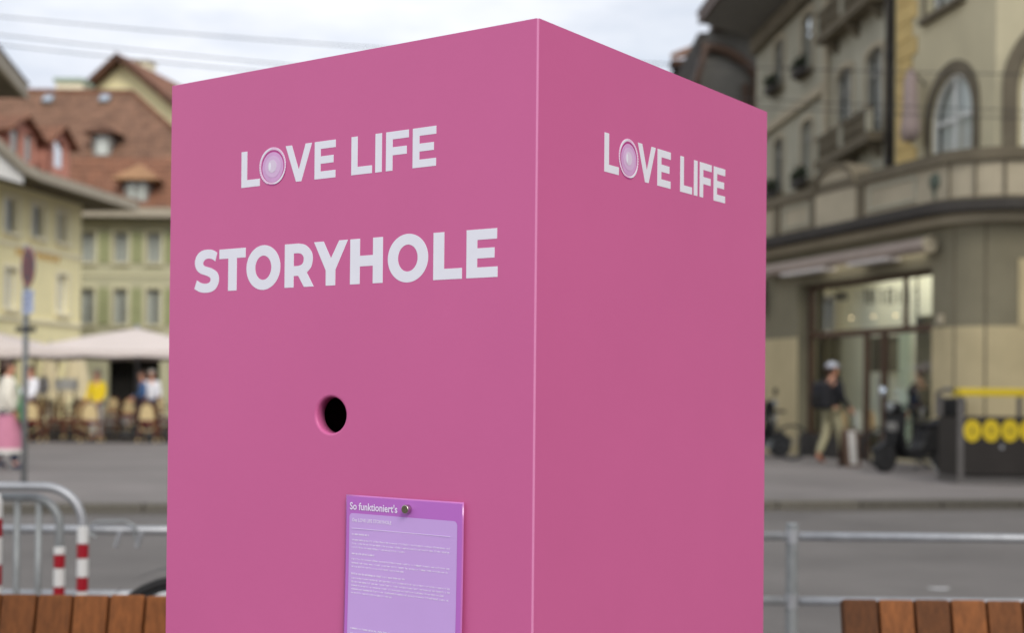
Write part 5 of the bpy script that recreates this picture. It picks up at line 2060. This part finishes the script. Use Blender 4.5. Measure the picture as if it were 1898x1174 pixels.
# furled pink flag
u, zt3 = on_cream(1716, 130)
_, zb3 = on_cream(1716, 262)
fl = thing('furled_flag', CF @ Vector((u, -.3, zb3)), 'furled pale pink flag hanging left of the arched window', 'flag')
vs, fs = [], []
n = 12
prof = [(.08, zt3), (.17, zt3 - .2), (.19, zt3 - .8), (.25, zb3 + .25), (.22, zb3 + .05), (.12, zb3)]
for r, z in prof:
    for j in range(n):
        a = 2 * pi * j / n
        rr = r * (1 + .22 * (j % 2))
        vs.append((u + rr * cos(a), -.32 + rr * .6 * sin(a), z))
for i in range(len(prof) - 1):
    fs += [(i * n + j, i * n + (j + 1) % n, (i + 1) * n + (j + 1) % n, (i + 1) * n + j) for j in range(n)]
MB(CF).add(vs, fs).build('cloth', M['flag_pink'], fl, smooth=True)
MB(CF).tube([(u, -.01, zt3 - .3), (u, -.35, zt3 + .05)], .02, 8).build('flag_arm', M['dark_metal'], fl)

# small shrubs in pots on the terrace
for k, (px, lab) in enumerate(((1752, 'dark potted shrub on the terrace, left one below the arched window'), (1790, 'dark potted shrub on the terrace, right one below the arched window'))):
    u, z = on_cream(px, 286)
    c = CF @ Vector((u, -.45, 0))
    t = thing('potted_shrub', (c.x, c.y, zc0 + .1), lab, 'plant', 'potted shrubs on the terrace')
    MB(Matrix.Translation((c.x, c.y, 0))).lathe([(.13, zc0 + .1), (.19, zc0 + .5), (.17, zc0 + .5), (.15, zc0 + .46)], n=14).build('pot', M['brown_wood'], t)
    lv = MB(Matrix.Translation((c.x, c.y, zc0 + .8)))
    rnd = random.Random(31 + k)
    for i in range(420):
        a, b_, r = rnd.uniform(0, 2 * pi), rnd.uniform(-1, 1), rnd.uniform(.3, 1) ** .5
        p = Vector((.24 * r * cos(a) * sqrt(1 - b_ * b_), .24 * r * sin(a) * sqrt(1 - b_ * b_), .36 * r * b_))
        d1 = Vector((rnd.uniform(-1, 1), rnd.uniform(-1, 1), rnd.uniform(-1, 1))).normalized() * .05
        d2 = d1.orthogonal().normalized() * .022
        lv.add([p - d1, p + d2, p + d1, p - d2], [(0, 1, 2, 3)])
    lv.build('foliage', M['planting'], t)['kind'] = 'stuff'

# --- grey sandstone house, receding
GA = Vector((7.8, 28.0, 0))
gd_ = Vector((-.068, .9977, 0))
gn_ = Vector((-.9977, -.068, 0))
G2 = frame(GA, gd_, -gn_)
gh2 = thing('grey_stone_house', GA + gd_ * 5 - gn_ * 4 + Vector((0, 0, PV)), 'grey sandstone house with tall windows, balconies and deep eave, left of cream facade', 'house')


def on_grey(px, py):
    d = ray(px, py)
    k = (GA.x * gn_.x + GA.y * gn_.y) / (d.x * gn_.x + d.y * gn_.y)
    q = Vector((0, 0, CAMH)) + d * k
    return (q - GA).dot(gd_), q.z


UG = 11.2
gw_ = []
for px, pt, pb, w_, kind in ((1622, 89, 249, 1.1, 'french'), (1566, 126, 277, 1.15, 'french'), (1497, 222, 338, 1.0, 'plain'), (1444, 255, 360, 1.0, 'plain'),
                             (1498, 22, 132, 1.0, 'plain'), (1445, 72, 164, 1.0, 'plain')):
    u, zt4 = on_grey(px, pt)
    _, zb4 = on_grey(px, pb)
    gw_.append((arch(u - w_ / 2, u + w_ / 2, zb4, zt4, n=8, rise=.16), kind, u, zb4, zt4))
u_a, u_b = gw_[0][2], gw_[1][2]
for u in (u_a, u_b):
    zb4 = on_grey(1590, 22)[1]
    gw_.append((arch(u - .5, u + .5, 9.9, 11.4, n=8, rise=.16), 'french', u, 9.9, 11.4))
ztop_ = on_grey(1420, 52)[1]
MB(G2).sheet([rect(0, UG, PV - .05, ztop_)] + [w[0] for w in gw_], 0, .15).build('wall', M['stone'], gh2)
MB(G2).box(UG - .3, UG, .003, 9, PV, ztop_).build('side_wall', M['stone'], gh2)
dark_back(gh2, G2, [(.6, UG - .9, 4, ztop_ - .4)], 1.5)
for o_, kind, u, zb4, zt4 in gw_:
    window(gh2, G2, o_, depth=.13, bar=.06, m='grey_wood', casements=2, transom=[zb4 + (zt4 - zb4) * .72], sill=kind == 'plain', curtain=.8, surround=.12, surround_m='stone_pale', sill_m='stone_dark')
# string course and cornices
zsc = on_grey(1480, 201)[1]
MB(G2).box(4.2, UG + .04, -.14, -.003, zsc - .12, zsc + .12).build('string_course', M['stone_pale'], gh2)
MB(G2).box(4.2, UG + .02, -.09, -.003, zsc - 3.0, zsc - 2.86).build('string_course', M['stone_dark'], gh2)
# pilaster between the two bays
MB(G2).box(4.0, 4.35, -.12, -.003, PV, ztop_ - .02).build('pilaster', M['stone_pale'], gh2)
# planters under the plain windows
for o_, kind, u, zb4, zt4 in gw_:
    if kind == 'plain':
        pb_ = MB(G2).box(u - .42, u + .42, -.32, -.15, zb4 - .1, zb4 + .06).build('window_box', M['stone_band'], gh2)
        lv = MB(G2)
        rnd = random.Random(int(u * 100) + int(zb4 * 10))
        for i in range(260):
            p = Vector((u + rnd.uniform(-.44, .44), -.24 + rnd.gauss(0, .06), zb4 + .12 + abs(rnd.gauss(0, .12))))
            d1 = Vector((rnd.uniform(-1, 1), rnd.uniform(-1, 1), rnd.uniform(-1, 1))).normalized() * .06
            d2 = d1.orthogonal().normalized() * .026
            lv.add([p - d1, p + d2, p + d1, p - d2], [(0, 1, 2, 3)])
        lv.build('box_plants', M['planting'], pb_)['kind'] = 'stuff'
# balconies on the near bay
for z in (6.86, 9.82):
    fl_ = MB(G2).box(.12, 3.95, -.40, -.003, z - .2, z).build('balcony', M['stone_dark'], gh2)
    MB(G2).box(.12, 3.95, -.40, -.31, z + .44, z + .54).build('balcony_rail', M['stone_dark'], fl_)
    for k in range(17):
        u = .2 + 3.65 * k / 16
        if k % 8 == 0:
            MB(G2).box(u - .09, u + .09, -.41, -.30, z + .002, z + .438).build('balcony_pier', M['stone'], fl_)
        else:
            MB(G2).lathe([(.05, z + .002), (.035, z + .06), (.07, z + .2), (.04, z + .35), (.055, z + .438)], c=(u, -.355, 0), n=8).build('baluster', M['stone_dark'], fl_)
    for u in (.5, 2.0, 3.5):
        MB(G2).prism([(u - .1, -.003, z - .203), (u - .1, -.33, z - .203), (u - .1, -.003, z - .5)], (.2, 0, 0)).build('bracket', M['stone_dark'], fl_)
# relief on the near bay between the storeys
for u in (1.1, 2.0, 2.9):
    MB(G2 @ Matrix.Translation((u, 0, 9.0 - .5))).lathe([(.0, -.06), (.16, -.05), (.2, -.003)], n=14, ax='Y').build('rosette', M['stone_dark'], gh2) if False else None
# deep eave
OE = 1.62
zo = on_grey(1420, 52)[1] + .42
ev = MB(G2)
ev.prism([(-.3, .1, ztop_ - .05), (-.3, -OE, zo), (-.3, -OE, zo + .06), (-.3, .1, ztop_ + .06)], (UG + .1 + .3, 0, 0))
ev.build('soffit', M['lead'], gh2)
MB(G2).box(-.3, UG + .12, -OE - .09, -OE - .003, zo - .03, zo + .24).build('fascia', M['brown_wood'], gh2)
MB(G2).prism([(-.3, -OE - .12, zo + .25), (-.3, 5, zo + 5.2), (-.3, 5, zo + 5.4), (-.3, -OE - .12, zo + .34)], (UG + .5, 0, 0)).build('roof', M['roof_dark'], gh2)
MB(G2).box(0, UG, -.2, -.003, ztop_ - .5, ztop_ - .06).build('frieze', M['stone_dark'], gh2)

# --- next house with the curved brace under its eave, seen beyond
NYH = 42.0
nh = thing('braced_eave_house', (7.5, NYH + 3, PV), 'grey gabled house with a curved timber brace, just above the booth edge', 'house')
nf = frame((0, NYH, 0), (1, 0), (0, 1))
nx = lambda px: at(px, 130, NYH).x
nz = lambda py: at(1350, py, NYH).z
MB(nf).sheet([[(nx(1294), 2.0), (nx(1440), 2.0), (nx(1440), nz(40)), (nx(1318), nz(40)), (nx(1303), nz(90)), (nx(1290), nz(150))]], 0).build('wall', M['lead'], nh)
MB(nf).box(nx(1294), nx(1440), .003, 9, 2.0, nz(60)).build('house_body', M['stone_band'], nh)
arc_ = [(nx(1300 + 0), nz(91)), (nx(1318), nz(90)), (nx(1334), nz(92)), (nx(1352), nz(99)), (nx(1370), nz(110)), (nx(1386), nz(122)), (nx(1398), nz(136)), (nx(1406), nz(158)), (nx(1410), nz(190)), (nx(1411), nz(240))]
MB(nf).tube([(x, -.12, z) for x, z in arc_], .16, 8).build('curved_brace', M['brown_wood'], nh, smooth=True)
MB(nf).box(nx(1318), nx(1430), -.9, -.003, nz(58), nz(38)).build('purlin_boards', M['brown_wood'], nh)
MB(nf).prism([(nx(1280), -.5, nz(160)), (nx(1302), -.5, nz(86)), (nx(1312), -.5, nz(86)), (nx(1293), -.5, nz(160))], (0, .4, 0)).build('verge_board', M['brown_wood'], nh)
for a, b_ in ((1376, 1384), (1392, 1400)):
    MB(nf).box(nx(a), nx(b_), -.2, -.003, nz(240), nz(155)).build('timber_post', M['brown_wood'], nh)
fh = thing('far_roof_house', (at(1270, 150, 52).x, 53, PV), 'small dark far roof peeping over the right slope of the booth', 'house')
ff_ = frame((0, 50, 0), (1, 0), (0, 1))
fx = lambda px: at(px, 130, 50).x
fz = lambda py: at(1270, py, 50).z
MB(ff_).sheet([[(fx(1250), 2), (fx(1330), 2), (fx(1330), fz(112)), (fx(1246), fz(118))]], .2).build('wall', M['stone_band'], fh)
MB(ff_).box(fx(1250), fx(1330), .203, 6, 2, fz(125)).build('house_body', M['stone_band'], fh)
MB(ff_).prism([(fx(1240), -.6, fz(116)), (fx(1335), -.6, fz(104)), (fx(1335), 2.5, fz(60)), (fx(1300), 2.5, fz(60))], (0, 0, .2)).build('roof', M['roof'], fh)
MB(ff_).box(fx(1241), fx(1335), -.62, .19, fz(125), fz(117)).build('eave_board', M['roof_dark'], fh)

# --- plain house added out of view on the right, to shade the square
sh_ = thing('added_shade_house', (21, 4, 0), 'tall plain stone house added out of view to shade the right side of the square', 'house')
SF2 = frame((15.5, 17.0, 0), (0, -1), (1, 0))
sw2 = []
for r_ in range(3):
    for k in range(9):
        sw2.append(rect(1.6 + 2.7 * k, 2.7 + 2.7 * k, 1.6 + 3.3 * r_, 3.5 + 3.3 * r_))
MB(SF2).sheet([rect(0, 26, -.02, 13.5)] + sw2, 0, .25).build('wall', M['stone_pale'], sh_)
MB(SF2).box(0, 26, .9, 9, 0, 13.4).build('house_body', M['stone_dark'], sh_)
MB(SF2).box(-.3, 26.3, -.9, .899, 13.503, 13.8).build('eave', M['eave'], sh_)
MB(SF2).prism([(-.3, -.9, 13.803), (-.3, 9, 19), (-.3, 9, 13.803)], (26.6, 0, 0)).build('roof', M['roof_dark'], sh_)
for o_ in sw2:
    window(sh_, SF2, o_, depth=.2, casements=2, curtain=.5, sill_m='stone_dark')


# ================================================================== THINGS BY THE SHOP
# recycling bins
RBY = 18.8
bl = at(1777, 896, RBY)
rbx = bl.x
rz0 = PV
rc = thing('recycling_station', (rbx + 1.0, RBY + .4, PV), 'dark recycling bins with yellow round stickers and yellow canopy bar', 'recycling bins')
zz = lambda py: at(1800, py, RBY).z
BWD = 2.3
ztp = zz(774)
for k in range(2):
    a = rbx + .06 + k * 1.12
    MB().box(a, a + 1.10, RBY, RBY + .03, rz0 + .12, ztp).build('front_panel', M['bin'], rc, bevel=.006)
MB().box(rbx + .03, rbx + BWD, RBY + .9, RBY + .93, rz0 + .1, ztp).build('back_panel', M['bin'], rc)
MB().box(rbx, rbx + .03, RBY + .03, RBY + .9, rz0 + .1, ztp).build('side_panel', M['bin'], rc)
MB().box(rbx + .03, rbx + BWD, RBY + .031, RBY + .899, ztp - .12, ztp - .09).build('lid', M['bin_frame'], rc)
MB().box(rbx - .02, rbx + BWD, RBY - .02, RBY + .93, rz0, rz0 + .095).build('plinth', M['bin_frame'], rc)
ztc = zz(735)
for x in (rbx + .02, rbx + 1.17, rbx + 2.27):
    MB().box(x - .04, x + .04, RBY - .015, RBY + .05 if False else RBY - .002, rz0 + .1, ztc).build('corner_post', M['bin_frame'], rc)
    MB().box(x - .03, x + .03, RBY + .86, RBY + .898, ztp, ztc).build('corner_post', M['bin_frame'], rc)
MB().box(rbx - .01, rbx + BWD, RBY - .04, RBY + .3, ztc + .003, zz(720)).build('canopy_bar', M['yellow'], rc, bevel=.01)
MB().tube([(rbx - .02, RBY + .9, ztp), (rbx - .02, RBY + .9, zz(728)), (rbx - .02, RBY + .5, zz(722)), (rbx - .02, RBY + .2, zz(724))], .03, 8).build('side_hoop', M['bin_frame'], rc)
for i, px in enumerate((1802, 1837, 1872, 1906, 1941, 1975)):
    c = at(px, 799, RBY)
    st = MB(frame((c.x, RBY - .004, 0), (1, 0), (0, 1)))
    st.solid([ellipse(0, c.z, .122, .156, 32)], -.003, 0.003)
    so_ = st.build('sticker', M['yellow'], rc)
    sy = MB(frame((c.x, RBY - .008, 0), (1, 0), (0, 1)))
    if i % 3 == 0:       # bottle
        sy.solid([[(-.018, c.z - .04), (.018, c.z - .04), (.018, c.z + .01), (.008, c.z + .024), (.008, c.z + .046), (-.008, c.z + .046), (-.008, c.z + .024), (-.018, c.z + .01)], ellipse(0, c.z - .014, .009, .014, 10)], -.002, 0)
    elif i % 3 == 1:     # can
        sy.solid([rect(-.026, .026, c.z - .036, c.z + .036), rect(-.016, .016, c.z - .026, c.z + .014)], -.002, 0)
    else:                # three arrows loop
        sy.solid([[(-.04, c.z - .033), (.04, c.z - .033), (0, c.z + .042)], [(-.02, c.z - .021), (.02, c.z - .021), (0, c.z + .015)]], -.002, 0)
    sy.build('symbol', M['bin'], so_)
lk = at(1857, 830, RBY)
MB().ball((lk.x, RBY - .005, lk.z), .03, .012, .03, n=10, k=6).build('lock', M['galv'], rc)


# motor scooter
def scooter(loc, rz, label):
    t = thing('motor_scooter', loc, label, 'scooter', rz=rz)
    R = .23

    def B_(mb, name, m, **k):
        p = k.pop('parent', t)
        o = mb.build(name, M[m], None, **k)
        o.parent = p
        return o
    for x in (-.62, .62):
        w = MB(Matrix.Translation((x, 0, R)))
        w.lathe([(.13, -.05), (.19, -.055), (.225, -.035), (.23, 0), (.225, .035), (.19, .055), (.13, .05)], n=28, ax='Y')
        wo_ = B_(w, 'wheel', 'rubber', smooth=True)
        w = MB(Matrix.Translation((x, 0, R)))
        w.lathe([(0, -.04), (.05, -.05), (.12, -.035), (.13, -.03), (.13, .03), (.12, .035), (.05, .05), (0, .04)], n=20, ax='Y')
        B_(w, 'rim', 'galv_dark', parent=wo_, smooth=True)
    b = MB()
    b.prism([(-.92, -.15, .62), (-.80, -.15, .46), (-.45, -.15, .36), (-.15, -.15, .26), (.28, -.15, .26), (.36, -.15, .36), (.05, -.15, .36), (-.08, -.15, .50), (-.15, -.15, .70), (-.85, -.15, .74)], (0, .30, 0))
    B_(b, 'body', 'black', bevel=.05, seg=3)
    b = MB()
    b.prism([(.30, -.20, .30), (.40, -.20, .34), (.50, -.17, .70), (.44, -.15, .98), (.38, -.15, .98), (.40, -.17, .68)], (0, .0, 0.0)) if False else None
    b.prism([(.28, -.21, .28), (.38, -.21, .30), (.47, -.21, .68), (.42, -.21, 1.0), (.35, -.21, 1.0), (.38, -.21, .66)], (0, .42, 0))
    B_(b, 'front_shield', 'black', bevel=.035, seg=3)
    b = MB()
    b.prism([(.42, -.075, .48), (.62, -.075, .50), (.86, -.075, .36), (.84, -.075, .30), (.62, -.075, .475), (.44, -.075, .40)], (0, .15, 0))
    B_(b, 'front_mudguard', 'black', bevel=.02)
    b = MB()
    b.prism([(-.92, -.14, .75), (-.14, -.14, .72), (-.10, -.14, .78), (-.45, -.14, .80), (-.55, -.14, .86), (-.90, -.14, .87)], (0, .28, 0))
    B_(b, 'seat', 'black_cloth', bevel=.04, seg=3)
    b = MB()
    for s in (-1, 1):
        b.tube([(.62, s * .08, R), (.50, s * .075, .55), (.44, s * .05, .9)], .02, 8)
    B_(b, 'fork', 'dark_metal')
    b = MB()
    b.tube([(.28, -.34, 1.02), (.38, -.2, 1.06), (.42, 0, 1.05), (.38, .2, 1.06), (.28, .34, 1.02)], .016, 8)
    B_(b, 'handlebar', 'dark_metal', smooth=True)
    b = MB()
    b.ball((.43, 0, 1.04), .11, .16, .09, n=16, k=8)
    B_(b, 'headset', 'black', smooth=True)
    b = MB(Matrix.Translation((.52, 0, 1.04)))
    b.lathe([(.075, -.03), (.075, .01), (.05, .03), (0, .035)], n=18, ax='X')
    B_(b, 'headlight', 'galv_dark', smooth=True)
    for s in (-1, 1):
        b = MB()
        b.tube([(.36, s * .22, 1.06), (.38, s * .27, 1.18), (.38, s * .30, 1.25)], .008, 6)
        mo = B_(b, 'mirror_arm', 'dark_metal')
        b = MB(Matrix.Translation((.38, s * .32, 1.29)))
        b.lathe([(0, -.015), (.07, -.012), (.078, .0), (.07, .02), (0, .03)], n=18, ax='X')
        B_(b, 'mirror', 'mirror_blue' if s < 0 else 'black', parent=mo, smooth=True)
    b = MB()
    b.box(.475, .485, -.11, .11, .66, .80)
    B_(b, 'plate', 'grey_wood')
    b = MB()
    b.box(-.98, -.66, -.19, .19, .90, 1.20)
    B_(b, 'top_box', 'black', bevel=.05, seg=3)
    b = MB(Matrix.Translation((-.45, -.2, .32)))
    b.lathe([(.04, -.32), (.06, -.28), (.06, .2), (.03, .24)], n=14, ax='X')
    B_(b, 'exhaust', 'dark_metal', smooth=True)
    b = MB()
    b.box(-.35, .32, -.2, .2, .22, .258)
    B_(b, 'floor_board', 'dark_metal')
    b = MB()
    b.tube([(-.2, -.1, .24), (-.28, -.24, .0)], .014, 6)
    b.tube([(-.2, .1, .24), (-.28, .24, .0)], .014, 6)
    B_(b, 'stand', 'galv_dark')
    return t


q = stand(1697, 876)
scooter(q + Vector((0, .1, 0)), radians(-152), 'black motor scooter with round mirrors parked beside the recycling bins')
q = stand(1742, 872)
bicycle(q + Vector((-.35, .75, 0)), radians(20), 'dark bicycle leaning between the scooter and the recycling bins')
q = stand(1440, 853)
bicycle(q + Vector((-.25, 0, 0)), radians(165), 'dark bicycle by the shop wall, half hidden by the right edge of the booth')
q = stand(1436, 850)
scooter(q + Vector((-.35, .7, 0)), radians(-35), 'black motor scooter by the shop wall, mostly hidden by the right edge of the booth')

# two-sided board by the shop door
q = stand(1574, 866)
t = thing('pavement_sign', q, 'narrow brown and white sign board standing in front of the shop door', 'sign')
SGN = Matrix.Translation(q) @ Matrix.Rotation(radians(8), 4, 'Z')
h_ = at(1574, 796, q.y).z - PV
for s in (-1, 1):
    b = MB(SGN)
    b.prism([(-.13, s * .16, 0), (.13, s * .16, 0), (.13, s * .03, h_), (-.13, s * .03, h_)], (0, s * .02, 0))
    b.build('board', M['brown_wood'], t)
b = MB(SGN)
n_ = Vector((0, -.13, h_)).normalized()
b.prism([(-.05, -.184 + .128 * .06, .05), (.07, -.184 + .128 * .06, .05), (.07, -.184 + .13 * .95, h_ * .95), (-.05, -.184 + .13 * .95, h_ * .95)], (0, -.008, 0))
b.build('white_face', M['grey_cloth'], t)

# figures at the shop door
q = on_shop(1641, 700)
c = SHF @ Vector((q[0], .75, PV + .041))
person(c, radians(20), 1.70, 'dark-clothed person standing just inside the shop doorway', top='black_cloth', legs='black_cloth', hair='hair_brown')
q = on_shop(1664, 700)
c = SHF @ Vector((q[0], 1.1, PV + .041))
person(c, radians(-30), 1.62, 'shop visitor in tan coat behind the dark-clothed person', top='leather', legs='black_cloth', hair='hair_brown')

# ================================================================== OVERHEAD WIRES
WY = 17.0
for (pa, pb, lab) in (((-120, 31), (2050, 152), 'topmost overhead wire crossing the sky and the cream facade'),
                      ((-120, 63), (2050, 222), 'upper one of the two close overhead wires, lower in the sky'),
                      ((-120, 82), (2050, 236), 'lower one of the two close overhead wires, just above the gabled roof')):
    a, b_ = at(pa[0], pa[1], WY), at(pb[0], pb[1], WY)
    e = (b_ - a)
    wr = thing('overhead_wire', a.lerp(b_, .5), lab, 'wire', 'overhead tram wires')
    pts = [a + e * t_ - Vector((0, 0, .18 * (1 - (2 * t_ - 1) ** 2) - .09)) for t_ in [i / 16 - .25 for i in range(0, 25)]]
    MB().tube(pts, .0065, 6).build('cable', M['wire'], wr)
